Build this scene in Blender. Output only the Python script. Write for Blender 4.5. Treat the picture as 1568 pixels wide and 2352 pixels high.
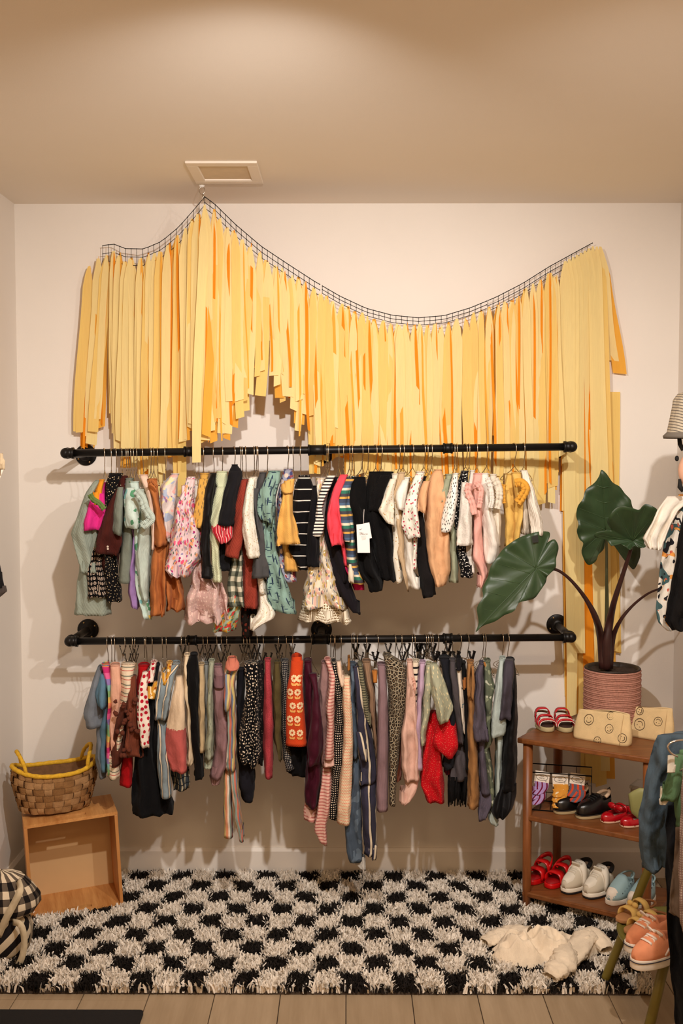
import bpy, bmesh, math, random
import numpy as np
from mathutils import Vector, Matrix, noise
random.seed(7); np.random.seed(7)
for o in list(bpy.data.objects): bpy.data.objects.remove(o)
S = bpy.context.scene; COL = S.collection
R = math.radians; PI = math.pi

# ------------------------------------------------------------------ camera
F_PX, W_PX, H_PX = 2500.0, 1568.0, 2352.0
CAM = Vector((0.0, -3.94, 1.56))
PITCH, YAW = math.atan(136/F_PX), math.atan(13/F_PX)
cd = bpy.data.cameras.new('camera'); cam = bpy.data.objects.new('camera', cd); COL.objects.link(cam)
cd.sensor_fit = 'VERTICAL'; cd.sensor_height = 36.0; cd.lens = F_PX/H_PX*36.0
cd.clip_start = .05; cd.clip_end = 50
cam.location = CAM; cam.rotation_euler = (PI/2-PITCH, 0, YAW)
cd.dof.use_dof = True; cd.dof.focus_distance = 3.65; cd.dof.aperture_fstop = 8.0
S.camera = cam
MROT = cam.rotation_euler.to_matrix()

# ------------------------------------------------------------------ light
def lin(c):
    c = c/255.0
    return c/12.92 if c <= .04045 else ((c+.055)/1.055)**2.4
def L3(c): return (lin(c[0]), lin(c[1]), lin(c[2]), 1)
wd = bpy.data.worlds.new('world'); S.world = wd; wd.use_nodes = True
wd.node_tree.nodes['Background'].inputs[0].default_value = (1.0, .60, .30, 1)
wd.node_tree.nodes['Background'].inputs[1].default_value = .88
def spot(loc, target, power, col, size=110, blend=.8, rad=.022):
    l = bpy.data.lights.new('track_spot', 'SPOT'); l.energy = power; l.color = col
    l.spot_size = R(size); l.spot_blend = blend; l.shadow_soft_size = rad
    o = bpy.data.objects.new('track_spot_light', l); COL.objects.link(o); o.location = loc
    o.rotation_euler = (Vector(target)-Vector(loc)).to_track_quat('-Z', 'Y').to_euler()
spot((-.09, -2.14, 2.24), (-.46, 0, .95), 112, (1, .95, .91), 118, 1.0)
spot((.67, -2.36, 2.27), (.58, 0, .86), 98, (1, .95, .91), 100, 1.0)
def fill_lamp(loc, power, col=(1, .72, .45), size=.5):
    l = bpy.data.lights.new('fill_lamp', 'AREA'); l.shape = 'DISK'; l.size = size; l.energy = power; l.color = col
    o = bpy.data.objects.new('added_fill_lamp', l); COL.objects.link(o); o.location = loc
fill_lamp((0.3, -3.3, 2.41), 20, (1, .72, .44))  # added soft fill, standing for the unseen rest of the shop
S.view_settings.view_transform = 'Standard'; S.view_settings.look = 'None'
S.view_settings.exposure = 0.0; S.view_settings.gamma = 1.0; S.view_settings.use_curve_mapping = False

# ------------------------------------------------------------------ measuring helpers
def ray(px, py):
    d = Vector(((px-W_PX/2)/F_PX, -(py-H_PX/2)/F_PX, -1.0))
    return MROT @ d
def at(px, py, Y):
    d = ray(px, py); t = (Y-CAM.y)/d.y
    return CAM + d*t
def onz(px, py, z):
    d = ray(px, py); t = (z-CAM.z)/d.z
    return CAM + d*t
def scale_at(Y): return F_PX/(Y-CAM.y)

# ------------------------------------------------------------------ materials
MATS = {}
class NT:
    def __init__(s, name):
        s.m = bpy.data.materials.new(name); s.m.use_nodes = True; s.t = s.m.node_tree
        s.b = s.t.nodes['Principled BSDF']
    def n(s, typ, props=None, **ins):
        x = s.t.nodes.new('ShaderNode'+typ)
        for k, v in (props or {}).items(): setattr(x, k, v)
        for k, v in ins.items():
            key = int(k[1:]) if k[0] == 'i' and k[1:].isdigit() else k.replace('_', ' ')
            s.set(x.inputs[key], v)
        return x
    def set(s, inp, v):
        if hasattr(v, 'is_output') or isinstance(v, bpy.types.NodeSocket): s.t.links.new(v, inp)
        else: inp.default_value = v
    def math(s, op, a, b=0.0, c=None):
        x = s.n('Math', {'operation': op}); s.set(x.inputs[0], a); s.set(x.inputs[1], b)
        if c is not None: s.set(x.inputs[2], c)
        return x.outputs[0]
    def mix(s, f, a, b):
        x = s.n('Mix', {'data_type': 'RGBA'}); s.set(x.inputs[0], f); s.set(x.inputs[6], a); s.set(x.inputs[7], b)
        return x.outputs[2]
    def uv(s): return s.n('TexCoord').outputs['UV']
    def obj(s): return s.n('TexCoord').outputs['Object']
    def mapping(s, vec, scale=(1, 1, 1), loc=(0, 0, 0), rot=(0, 0, 0)):
        x = s.n('Mapping'); s.set(x.inputs[0], vec); x.inputs['Scale'].default_value = scale
        x.inputs['Location'].default_value = loc; x.inputs['Rotation'].default_value = rot
        return x.outputs[0]
    def noise(s, vec, scale, detail=3, rough=.55):
        return s.n('TexNoise', None, Vector=vec, Scale=scale, Detail=detail, Roughness=rough).outputs['Fac']
    def ramp(s, f, stops, interp='LINEAR'):
        x = s.n('ValToRGB'); s.set(x.inputs[0], f); cr = x.color_ramp; cr.interpolation = interp
        while len(cr.elements) < len(stops): cr.elements.new(.5)
        for e, (p, c) in zip(cr.elements, stops): e.position = p
        for e, (p, c) in zip(cr.elements, stops): e.color = c
        return x.outputs[0]
    def bump(s, h, strength=.3, dist=.002):
        x = s.n('Bump', None, Strength=strength, Distance=dist, Height=h); s.t.links.new(x.outputs[0], s.b.inputs['Normal'])
    def fin(s, col, rough=.8, metal=0.0, spec=.3):
        s.set(s.b.inputs['Base Color'], col); s.b.inputs['Roughness'].default_value = rough
        s.b.inputs['Metallic'].default_value = metal; s.b.inputs['Specular IOR Level'].default_value = spec
        return s.m
def plain(name, c, rough=.5, metal=0.0, spec=.4, var=0.0, vscale=30, bump=0.0, bscale=200):
    if name in MATS: return MATS[name]
    t = NT(name); col = L3(c)
    if var:
        f = t.noise(t.obj(), vscale)
        col = t.mix(f, L3(tuple(x*(1-var) for x in c)), L3(tuple(min(255, x*(1+var)) for x in c)))
    if bump: t.bump(t.noise(t.obj(), bscale), bump, .002)
    MATS[name] = t.fin(col, rough, metal, spec); return MATS[name]
def fab(name, base, *layers, tex='weave', rough=.92, sheen=.03, kscale=160):
    """cloth with a woven or knitted relief and printed layers; the UV map is in metres"""
    if name in MATS: return MATS[name]
    if max(base) < 62: base = tuple(x*.55 for x in base)
    t = NT('cloth_'+name); uv = t.uv()
    f = t.noise(uv, 26, 4)
    col = t.mix(f, L3(tuple(x*.88 for x in base)), L3(tuple(min(255, x*1.07) for x in base)))
    sep = t.n('SeparateXYZ', None, Vector=uv).outputs
    for ly in layers:
        k = ly[0]
        if k in ('hs', 'vs'):          # bands: period, [(start, colour or None)]
            _, per, stops = ly
            fr = t.math('FRACT', t.math('DIVIDE', sep[1] if k == 'hs' else sep[0], per))
            st = [(p, L3(c)) for p, c in stops]
            col = t.ramp(fr, st, 'CONSTANT')
        elif k == 'line':              # thin lines over what is there: axis, period, width, colour
            _, ax, per, w, c = ly
            fr = t.math('FRACT', t.math('DIVIDE', sep[ax], per))
            col = t.mix(t.math('LESS_THAN', fr, w), col, L3(c))
        elif k == 'dots':              # scale, radius, colour, randomness, stretch, offset
            _, sc, r, c, rnd, strch, off = (ly + (1.0, (1, 1), 0)[len(ly)-4:])[:7]
            v = t.mapping(uv, (strch[0], strch[1], 1), (off, off*1.7, off))
            d = t.n('TexVoronoi', {'voronoi_dimensions': '2D'}, Vector=v, Scale=sc, Randomness=rnd).outputs['Distance']
            col = t.mix(t.math('LESS_THAN', d, r), col, L3(c))
        elif k == 'ging':
            _, sz, mid, dark = ly
            a = t.math('LESS_THAN', t.math('FRACT', t.math('DIVIDE', sep[0], sz)), .5)
            b = t.math('LESS_THAN', t.math('FRACT', t.math('DIVIDE', sep[1], sz)), .5)
            s_ = t.math('DIVIDE', t.math('ADD', a, b), 2.0)
            col = t.ramp(s_, [(0, L3(base)), (.4, L3(mid)), (.9, L3(dark))], 'CONSTANT')
        elif k == 'leo':
            _, sc, c, c2 = ly
            v = t.n('TexVoronoi', {'voronoi_dimensions': '2D', 'feature': 'DISTANCE_TO_EDGE'}, Vector=uv, Scale=sc).outputs['Distance']
            v = t.math('ADD', v, t.math('MULTIPLY', t.math('SUBTRACT', t.noise(uv, sc*1.6, 2), .5), .22))
            col = t.ramp(v, [(0, L3(base)), (.13, L3(c)), (.34, L3(c2))], 'CONSTANT')
        elif k == 'dip':               # everything below height z (v) takes the colour
            _, z, c, soft = ly
            e = t.math('ADD', sep[1], t.math('MULTIPLY', t.math('SUBTRACT', t.noise(uv, 120, 2), .5), soft))
            col = t.mix(t.math('LESS_THAN', e, z), col, t.mix(f, L3(tuple(x*.9 for x in c)), L3(c)))
        elif k == 'blot':              # big soft patches: scale, threshold, colour, offset
            _, sc, th, c, off = ly
            v = t.mapping(uv, (1, 1, 1), (off, off, 0))
            col = t.mix(t.math('GREATER_THAN', t.noise(v, sc, 1), th), col, L3(c))
    if tex == 'knit':
        a = t.math('SINE', t.math('MULTIPLY', sep[0], 6.283*kscale)); b = t.math('SINE', t.math('MULTIPLY', sep[1], 6.283*kscale*.8))
        t.bump(t.math('ADD', t.math('MULTIPLY', a, b), t.math('MULTIPLY', t.noise(t.mapping(uv, (1, .5, 1)), 34, 3), 5.0)), .32, .0016)
    elif tex == 'rib':
        a = t.math('SINE', t.math('MULTIPLY', sep[0], 6.283*kscale)); t.bump(t.math('ADD', a, t.math('MULTIPLY', t.noise(t.mapping(uv, (1, .5, 1)), 34, 3), 5.0)), .5, .0016)
    elif tex == 'fuzz': t.bump(t.noise(uv, 260, 5, .75), .8, .006)
    elif tex == 'velvet':
        t.bump(t.noise(uv, 60, 3), .3, .004); sheen = .05; rough = .6
    else: t.bump(t.math('ADD', t.noise(uv, 700, 2), t.math('MULTIPLY', t.noise(t.mapping(uv, (1, .45, 1), (0, 0, 0), (0, 0, .35)), 46, 4, .5), 6.0)), .55, .0020)
    t.b.inputs['Sheen Weight'].default_value = sheen; t.b.inputs['Sheen Roughness'].default_value = .4
    MATS[name] = t.fin(col, rough, 0, .15); return MATS[name]

def wall_mat():
    t = NT('painted_plaster'); o = t.obj()
    col = t.mix(t.noise(o, 2.5), L3((232, 224, 214)), L3((240, 233, 224)))
    t.bump(t.noise(o, 260, 4), .12, .002); return t.fin(col, .75, 0, .25)
def ceil_mat():
    t = NT('ceiling_paint'); o = t.obj()
    t.bump(t.noise(o, 300, 4), .15, .002)
    return t.fin(t.mix(t.noise(o, 2), L3((238, 228, 214)), L3((244, 234, 221))), .85, 0, .2)
def wood(name, c1, c2, scale=14, axis=0, rough=.42, stretch=9):
    if name in MATS: return MATS[name]
    t = NT(name); o = t.obj()
    sc = [stretch, stretch, stretch]; sc[axis] = 1
    v = t.mapping(o, tuple(sc))
    w = t.noise(v, scale, 6, .6)
    g = t.noise(t.mapping(o, tuple(x*6 if i != axis else 2 for i, x in enumerate(sc))), scale, 3)
    f = t.math('ADD', t.math('MULTIPLY', w, .8), t.math('MULTIPLY', g, .25))
    col = t.ramp(f, [(.32, L3(c1)), (.68, L3(c2))])
    t.bump(g, .08, .001); MATS[name] = t.fin(col, rough, 0, .4); return MATS[name]
def tissue(name, c, tr=.45, tc=(252, 190, 84)):
    if name in MATS: return MATS[name]
    t = NT(name); o = t.obj()
    f = t.noise(t.mapping(o, (60, 60, 4)), 4, 3)
    col = t.mix(f, L3(tuple(x*.95 for x in c)), L3(tuple(min(255, x*1.04) for x in c)))
    t.fin(col, .9, 0, .1)
    tl = t.n('BsdfTranslucent', None, Color=L3(tc))
    mx = t.n('MixShader'); mx.inputs[0].default_value = tr
    t.t.links.new(t.b.outputs[0], mx.inputs[1]); t.t.links.new(tl.outputs[0], mx.inputs[2])
    t.t.links.new(mx.outputs[0], t.t.nodes['Material Output'].inputs[0])
    MATS[name] = t.m; return t.m

# ------------------------------------------------------------------ mesh helpers
class MB:
    def __init__(s): s.v = []; s.f = []; s.uv = []
    def add(s, vs, fs, uvs=None):
        b = len(s.v); s.v += [tuple(v) for v in vs]; s.f += [tuple(i+b for i in f) for f in fs]
        s.uv += list(uvs) if uvs else [(0.0, 0.0)]*len(vs)
        return s
    def box(s, c, size, rot=None):
        hx, hy, hz = size[0]/2, size[1]/2, size[2]/2
        vs = [Vector((x, y, z)) for z in (-hz, hz) for y in (-hy, hy) for x in (-hx, hx)]
        if rot is not None:
            m = rot if isinstance(rot, Matrix) else Matrix.Rotation(rot, 3, 'Z'); vs = [m @ v for v in vs]
        c = Vector(c)
        return s.add([v+c for v in vs], [(0, 2, 3, 1), (4, 5, 7, 6), (0, 1, 5, 4), (2, 6, 7, 3), (0, 4, 6, 2), (1, 3, 7, 5)])
    def tube(s, pts, r, n=8, caps=True, closed=False):
        pts = [Vector(p) for p in pts]; m = len(pts)
        rs = r if isinstance(r, (list, tuple)) else [r]*m
        vs, fs, uvs = [], [], []
        up = None; ln = 0
        for i, p in enumerate(pts):
            a = pts[i-1] if (i > 0 or closed) else p; b = pts[(i+1) % m] if (i < m-1 or closed) else p
            t = (b-a).normalized() if (b-a).length > 1e-9 else Vector((0, 0, 1))
            if up is None: up = Vector((0, 0, 1)) if abs(t.z) < .9 else Vector((1, 0, 0))
            side = t.cross(up)
            if side.length < 1e-6: side = t.orthogonal()
            side.normalize(); up = side.cross(t).normalized()
            if i: ln += (p-pts[i-1]).length
            for k in range(n):
                an = 2*PI*k/n; vs.append(p + (side*math.cos(an)+up*math.sin(an))*rs[i]); uvs.append((k/n*2*PI*rs[i], ln))
        for i in range(m if closed else m-1):
            for k in range(n):
                a = i*n+k; b = i*n+(k+1) % n; c = ((i+1) % m)*n+(k+1) % n; d = ((i+1) % m)*n+k
                fs.append((a, b, c, d))
        if caps and not closed:
            fs.append(tuple(range(n-1, -1, -1))); fs.append(tuple((m-1)*n+k for k in range(n)))
        return s.add(vs, fs, uvs)
    def prism(s, outline, z0, z1, f=None):
        n = len(outline); vs = [Vector((x, y, z0)) for x, y in outline]+[Vector((x, y, z1)) for x, y in outline]
        if f: vs = [f(v) for v in vs]
        fs = [tuple(range(n-1, -1, -1)), tuple(range(n, 2*n))]+[(i, (i+1) % n, n+(i+1) % n, n+i) for i in range(n)]
        return s.add(vs, fs)
    def lathe(s, prof, n=32, c=(0, 0, 0)):
        vs = []; fs = []
        for r, z in prof:
            for k in range(n): vs.append((c[0]+r*math.cos(2*PI*k/n), c[1]+r*math.sin(2*PI*k/n), c[2]+z))
        for i in range(len(prof)-1):
            for k in range(n): fs.append((i*n+k, i*n+(k+1) % n, (i+1)*n+(k+1) % n, (i+1)*n+k))
        return s.add(vs, fs)
    def strip(s, A, B, uvs=None):
        n = len(A); vs = list(A)+list(B)
        return s.add(vs, [(i, i+1, n+i+1, n+i) for i in range(n-1)], uvs)
    def ball(s, c, r, n=10, m=6, sq=(1, 1, 1)):
        vs = []; fs = []
        for i in range(m+1):
            a = PI*i/m
            for k in range(n): vs.append((c[0]+r*sq[0]*math.sin(a)*math.cos(2*PI*k/n), c[1]+r*sq[1]*math.sin(a)*math.sin(2*PI*k/n), c[2]+r*sq[2]*math.cos(a)))
        for i in range(m):
            for k in range(n): fs.append((i*n+k, (i+1)*n+k, (i+1)*n+(k+1) % n, i*n+(k+1) % n))
        return s.add(vs, fs)
    def xf(s, M): s.v = [tuple(M @ Vector(v)) for v in s.v]; return s
    def data(s, name, mat, off=(0, 0, 0), smooth=True):
        me = bpy.data.meshes.new(name)
        me.from_pydata([(v[0]-off[0], v[1]-off[1], v[2]-off[2]) for v in s.v], [], s.f)
        ul = me.uv_layers.new(name='UVMap')
        idx = np.empty(len(me.loops), dtype=np.int32); me.loops.foreach_get('vertex_index', idx)
        ul.data.foreach_set('uv', np.array(s.uv, dtype=np.float32)[idx].ravel())
        if smooth: me.polygons.foreach_set('use_smooth', [True]*len(me.polygons))
        if mat: me.materials.append(mat)
        me.update(); return me
BASE = {}
def tag(o, label=None, cat=None, group=None, kind=None):
    if label: o['label'] = label
    if cat: o['category'] = cat
    if group: o['group'] = group
    if kind: o['kind'] = kind
    return o
def thing(name, label, cat, loc=(0, 0, 0), rz=0, group=None):
    o = bpy.data.objects.new(name, None); COL.objects.link(o); o.location = loc; o.rotation_euler = (0, 0, rz)
    o.empty_display_size = .02; BASE[o.name] = Vector(loc); return tag(o, label, cat, group)
def part(name, mb, mat, parent, world=True, smooth=True, bevel=0, solid=0, label=None, kind=None):
    """mesh under a thing; vertices are in world space (world=True) or in the thing's own space"""
    off = BASE.get(parent.name, Vector((0, 0, 0))) if (world and parent) else (0, 0, 0)
    o = bpy.data.objects.new(name, mb.data(name, mat, off, smooth)); COL.objects.link(o); o.parent = parent
    if parent: BASE[o.name] = Vector(off)
    mods(o, bevel, solid)
    return tag(o, label, None, None, kind)
def mods(o, bevel, solid):
    if bevel:
        b = o.modifiers.new('bevel', 'BEVEL'); b.width = bevel; b.segments = 2; b.limit_method = 'ANGLE'; b.harden_normals = False
    if solid:
        b = o.modifiers.new('thickness', 'SOLIDIFY'); b.thickness = solid; b.offset = 0
def single(name, mb, mat, label, cat, group=None, loc=None, smooth=True, bevel=0, solid=0, kind=None):
    vs = np.array(mb.v); c = Vector(loc) if loc else Vector((*((vs.min(0)+vs.max(0))/2)[:2], vs[:, 2].min()))
    o = bpy.data.objects.new(name, mb.data(name, mat, c, smooth)); COL.objects.link(o); o.location = c; BASE[o.name] = c
    mods(o, bevel, solid); return tag(o, label, cat, group, kind)
def struct(name, mb, mat, parent=None, smooth=False):
    o = bpy.data.objects.new(name, mb.data(name, mat, (0, 0, 0), smooth)); COL.objects.link(o)
    if parent: o.parent = parent
    else: o['kind'] = 'structure'
    return o
def copy_tree(o, parent=None):
    c = o.copy(); COL.objects.link(c); c.parent = parent
    for ch in o.children: copy_tree(ch, c)
    return c
def text_mb(txt, size, mat=None):
    cu = bpy.data.curves.new('t', 'FONT'); cu.body = txt; cu.size = size; cu.align_x = 'CENTER'; cu.align_y = 'CENTER'; cu.resolution_u = 2
    ob = bpy.data.objects.new('t', cu); COL.objects.link(ob)
    dg = bpy.context.evaluated_depsgraph_get(); me = bpy.data.meshes.new_from_object(ob.evaluated_get(dg))
    mb = MB().add([v.co.copy() for v in me.vertices], [tuple(p.vertices) for p in me.polygons])
    bpy.data.objects.remove(ob); bpy.data.curves.remove(cu); bpy.data.meshes.remove(me); return mb
def interp(pts, x):
    if x <= pts[0][0]: return pts[0][1]
    for (a, b), (c, d) in zip(pts, pts[1:]):
        if x <= c: return b+(d-b)*(x-a)/(c-a) if c > a else d
    return pts[-1][1]
def smooth_path(P, n):
    P = [Vector(p) for p in P]; out = []; m = len(P)-1
    for i in range(n+1):
        t = i/n*m; k = min(int(t), m-1); u = t-k
        p0 = P[max(k-1, 0)]; p1 = P[k]; p2 = P[k+1]; p3 = P[min(k+2, m)]
        out.append(.5*((2*p1)+(p2-p0)*u+(2*p0-5*p1+4*p2-p3)*u*u+(3*p1-p0-3*p2+p3)*u**3))
    return out

# ------------------------------------------------------------------ the room
XL, XR, YB, ZC = -1.19, 1.19, -5.2, 2.449
WALL = wall_mat()
struct('wall_back', MB().box((0, .05, ZC/2), (XR-XL+.2, .1, ZC+.2)), WALL)
struct('wall_left', MB().box((XL-.05, YB/2, ZC/2), (.1, -YB, ZC+.2)), WALL)
struct('wall_right', MB().box((XR+.05, YB/2, ZC/2), (.1, -YB, ZC+.2)), WALL)
struct('ceiling', MB().box((0, YB/2, ZC+.05), (XR-XL, -YB, .1)), ceil_mat())
BBM = plain('baseboard_paint', (236, 228, 218), .5)
def bb(name, a, b, n):
    a, b = Vector(a), Vector(b); d = (b-a).normalized(); nn = Vector(n); h = .108
    prof = [(0, 0), (.013, 0), (.013, h-.012), (.006, h), (0, h)]
    mb = MB(); vs = [p+nn*x+Vector((0, 0, z)) for p in (a, b) for x, z in prof]; k = len(prof)
    mb.add(vs, [(i, i+1, k+i+1, k+i) for i in range(k-1)]+[tuple(range(k)), tuple(range(2*k-1, k-1, -1))]); struct(name, mb, BBM)
bb('baseboard_back', (XL, 0, 0), (XR, 0, 0), (0, -1, 0))
bb('baseboard_left', (XL, 0, 0), (XL, YB, 0), (1, 0, 0))
bb('baseboard_right', (XR, 0, 0), (XR, YB, 0), (-1, 0, 0))
# floor: planks running towards the wall
FLM = plain('floor_underlay', (60, 48, 38), .9)
floor = struct('floor', MB().box((0, YB/2, -.03), (XR-XL, -YB, .04)), FLM)
PLK = [wood('plank_oak_%d' % i, c1, c2, 3.0, 1, .5, 8) for i, (c1, c2) in enumerate([((150, 128, 100), (168, 146, 118)), ((144, 122, 95), (162, 140, 112)), ((156, 134, 106), (174, 152, 124))])]
pw = .189
for i in range(-7, 7):
    x0 = max(-.003+i*pw, XL); x1 = min(-.003+(i+1)*pw, XR)
    if x1-x0 < .02: continue
    cuts = [0, -.914 if i < -3 else -(.35+.37*((i*5) % 4)), -2.1-.3*(i % 3), -3.4-.2*(i % 2), YB]
    for a, b in zip(cuts, cuts[1:]):
        o = struct('plank', MB().box(((x0+x1)/2, (a+b)/2, -.005), (x1-x0-.0022, abs(a-b)-.0022, .01)), random.choice(PLK), floor)
        mods(o, .0012, 0)

# air vent in the ceiling and the hook beside it
VM = plain('vent_white', (238, 226, 210), .5); VD = plain('vent_recess', (216, 196, 168), .8, var=.05)
v0, v1 = onz(424, 369, ZC), onz(590, 369, ZC); v2 = onz(455, 417, ZC)
vx0, vx1, vy0, vy1 = v0.x, v1.x, v0.y, v2.y
vt = thing('ceiling_vent', 'white square vent frame set in the ceiling with a recessed beige panel', 'vent', ((vx0+vx1)/2, (vy0+vy1)/2, ZC-.006))
mb = MB(); fw = .034
mb.box(((vx0+vx1)/2, vy0+fw/2, ZC-.004), (vx1-vx0, fw, .008)); mb.box(((vx0+vx1)/2, vy1-fw/2, ZC-.004), (vx1-vx0, fw, .008))
mb.box((vx0+fw/2, (vy0+vy1)/2, ZC-.004), (fw, vy1-vy0-2*fw, .008)); mb.box((vx1-fw/2, (vy0+vy1)/2, ZC-.004), (fw, vy1-vy0-2*fw, .008))
part('frame', mb, VM, vt, smooth=False, bevel=.002)
part('panel', MB().box(((vx0+vx1)/2, (vy0+vy1)/2, ZC-.001), (vx1-vx0-2*fw, vy1-vy0-2*fw, .002)), VD, vt, smooth=False)
for k in range(2):
    yy = vy0+fw+.004 if k == 0 else vy1-fw-.004
    part('trim', MB().box(((vx0+vx1)/2, yy, ZC-.0045), (vx1-vx0-2*fw, .006, .005)), VM, vt, smooth=False)
hk = onz(461, 418, ZC); hk = Vector((hk.x, -.285, ZC))
h = thing('ceiling_hook', 'white ceiling hook with a silver ring holding up the yellow streamers', 'hook', (hk.x, hk.y, ZC-.06))
part('cap', MB().lathe([(0, 0), (.009, 0), (.0095, -.006), (.007, -.011), (0, -.012)], 16, hk), plain('hook_white', (240, 235, 228), .4), h)
RING = plain('ring_steel', (190, 180, 165), .25, 1)
part('ring', MB().tube([hk+Vector((math.sin(a)*.009, 0, -.022+math.cos(a)*.013)) for a in [2*PI*i/20 for i in range(20)]], .0018, 6, closed=True), RING, h)
part('link', MB().tube([hk+Vector((.004+.001*math.sin(a), math.sin(a)*.006, -.044+math.cos(a)*.011)) for a in [2*PI*i/16 for i in range(16)]], .0014, 6, closed=True), RING, h)

# ------------------------------------------------------------------ yellow streamer garland
TOP = [(205, 590), (222, 568), (240, 563), (262, 561), (288, 571), (330, 572), (370, 555), (410, 522), (445, 482), (470, 452), (492, 468), (540, 515), (600, 566), (660, 606), (720, 645), (780, 680), (840, 708), (900, 724), (960, 730), (1020, 725), (1080, 707), (1140, 682), (1200, 651), (1260, 613), (1320, 580), (1364, 556), (1385, 580)]
GY = [(200, -.035), (240, -.05), (330, -.13), (400, -.195), (440, -.25), (470, -.285), (520, -.275), (600, -.25), (680, -.215), (720, -.195), (950, -.13), (1200, -.08), (1385, -.035)]
BOT = [(183, 925), (195, 1025), (240, 1000), (262, 985), (285, 1040), (300, 1085), (420, 1080), (426, 1010), (470, 1000), (520, 985), (545, 925), (570, 880), (600, 862), (630, 858), (655, 895), (690, 950), (712, 1000), (725, 1060), (770, 1050), (800, 1090), (1000, 1110), (1180, 1120), (1240, 1150), (1272, 1125), (1290, 1000)]
gl = thing('streamer_garland', 'long yellow tissue paper streamer garland draped on a black net across the wall', 'garland', (hk.x, hk.y, hk.z-.05))
TM = [tissue('tissue_pale', (250, 226, 158), .22, (254, 214, 120)), tissue('tissue_mid', (252, 216, 130), .25, (254, 204, 100)), tissue('tissue_overlap_shade', (252, 186, 78), .3, (252, 180, 70)), tissue('tissue_fold_shade', (250, 156, 40), .3, (250, 150, 40))]  # deeper oranges paint in the shade and glow of overlapped, folded layers
def streamer(xt, yt, xb, yb, w, Yt, Yb, mi, tw, knot=55):
    a = at(xt, yt, Yt); b = at(xb, yb, Yb)
    n = 11; A = []; Bv = []; ph = random.uniform(0, 6.3)
    for i in range(n+1):
        s = i/n; s = s**1.25; p = a.lerp(b, s)
        dist = (a-p).length
        g = min(1, .20+.80*(dist/(knot/660))**.8) if knot else 1
        hw = w/2*g; an = tw*s+.25*math.sin(ph+3*s)
        p = p+Vector((.006*math.sin(ph+5*s)*s, .008*math.sin(ph*2+4*s)*s, 0))
        dv = Vector((math.cos(an)*hw, math.sin(an)*hw*.55, 0)); A.append(p-dv); Bv.append(p+dv)
    if a.z-b.z > .1: A[-1] = A[-1]+Vector((0, 0, random.uniform(-.012, .012)))
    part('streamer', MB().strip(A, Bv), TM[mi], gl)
xk = 206.0
while xk < 1292:
    yk = interp(TOP, xk)+random.uniform(14, 24); Yk = interp(GY, xk)
    for q in range(4):                      # a few strips tied at each knot, fanning out below it
        fx = (-8, 5, 0, 9)[q]+random.uniform(-7, 7); back = q == 2; thin = q == 3
        x = xk+fx*.25; xb = xk+fx; yb = interp(BOT, max(184, xk+fx))+random.gauss(-6, 26)
        if back and 720 < xk < 1290: yb += random.uniform(-110, 30)
        if xk < 245: xb = 183+(xk-203)*.95+fx
        if 425 < xk < 545: yb = min(yb, 1012)
        Y = Yk+(-.012+random.uniform(-.006, .006) if not back else .010); Yb = min(Yk*.92+(-.010 if not back else .012), -.014)
        if yb > 1012 and 235 < xk < 425: Yb = max(Yb, -.19)
        w = (random.uniform(3, 8) if thin else random.uniform(13, 26) if not back else random.uniform(16, 30))/640
        streamer(x, yk+random.uniform(-3, 8), xb, yb, w, Y, Yb, random.choice((2, 3, 3, 2) if thin else (0, 0, 0, 1, 1) if not back else (1, 2, 2, 2, 3)), random.uniform(-.7, .7), random.uniform(30, 62))  # thin and back strips carry the orange shade lines as colour
    xk += random.uniform(13, 21.5)
streamer(470, 470, 449, 1062, .030, -.297, -.300, 0, .1)
streamer(492, 480, 478, 1005, .03, -.29, -.285, 2, .3)
# the long column at the right end
for x in range(1298, 1392, 9):
    for ly in range(2):
        yt = interp(TOP, min(x, 1366))+8+ly*10; xb = 1302+(x-1298)*1.27+random.uniform(-5, 5)
        yb = random.choice((860, 1010, 1180, 1420, 1560, 1640, 1700, 1790)) if ly else random.choice((830, 950, 1090, 1230, 1500, 1680))
        if x < 1312: yb = random.choice((1175, 1000)) if x < 1304 else 1640
        streamer(min(x, 1378), yt, xb, yb, random.uniform(20, 32)/640, interp(GY, x)-.004-.012*(1-ly), -.016-.014*(1-ly), random.choice((0, 0, 0, 1) if not ly else (1, 1, 2, 3)), random.uniform(-.4, .4))
for (x, y0, y1) in ((1310, 1080, 1600), (1330, 1060, 1640), (1352, 1050, 1760), (1374, 1040, 1800), (1396, 1060, 1790), (1411, 900, 1500), (1340, 1320, 1790), (1385, 1300, 1770), (1365, 1450, 1800)):
    streamer(x, y0, x+random.uniform(-4, 4), y1, .04, -.012, -.012, random.choice((0, 1, 1, 2)), random.uniform(-.2, .2), 0)
# net along the top
NETM = plain('net_black', (26, 22, 20), .7)
def net(x0, x1, depth, step):
    mb = MB(); xs = [x0+i*step for i in range(int((x1-x0)/step)+1)]
    lines = []
    for k in range(3): lines.append([at(x, interp(TOP, x)+depth*k/2, interp(GY, x)-.006) for x in xs])
    for l in lines: mb.tube(l, .0011 if l is not lines[0] else .0014, 4)
    for i in range(len(xs)-1):
        for k in range(2):
            mb.tube([lines[k][i], lines[k+1][i]], .0009, 4)
    for l in lines[:2]:
        for p in l[::1]: mb.ball(p, .0022, 5, 3)
    part('net', mb, NETM, gl)
net(236, 470, 38, 13); net(470, 740, 26, 12); net(740, 1120, 17, 13); net(1120, 1366, 24, 12)

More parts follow.
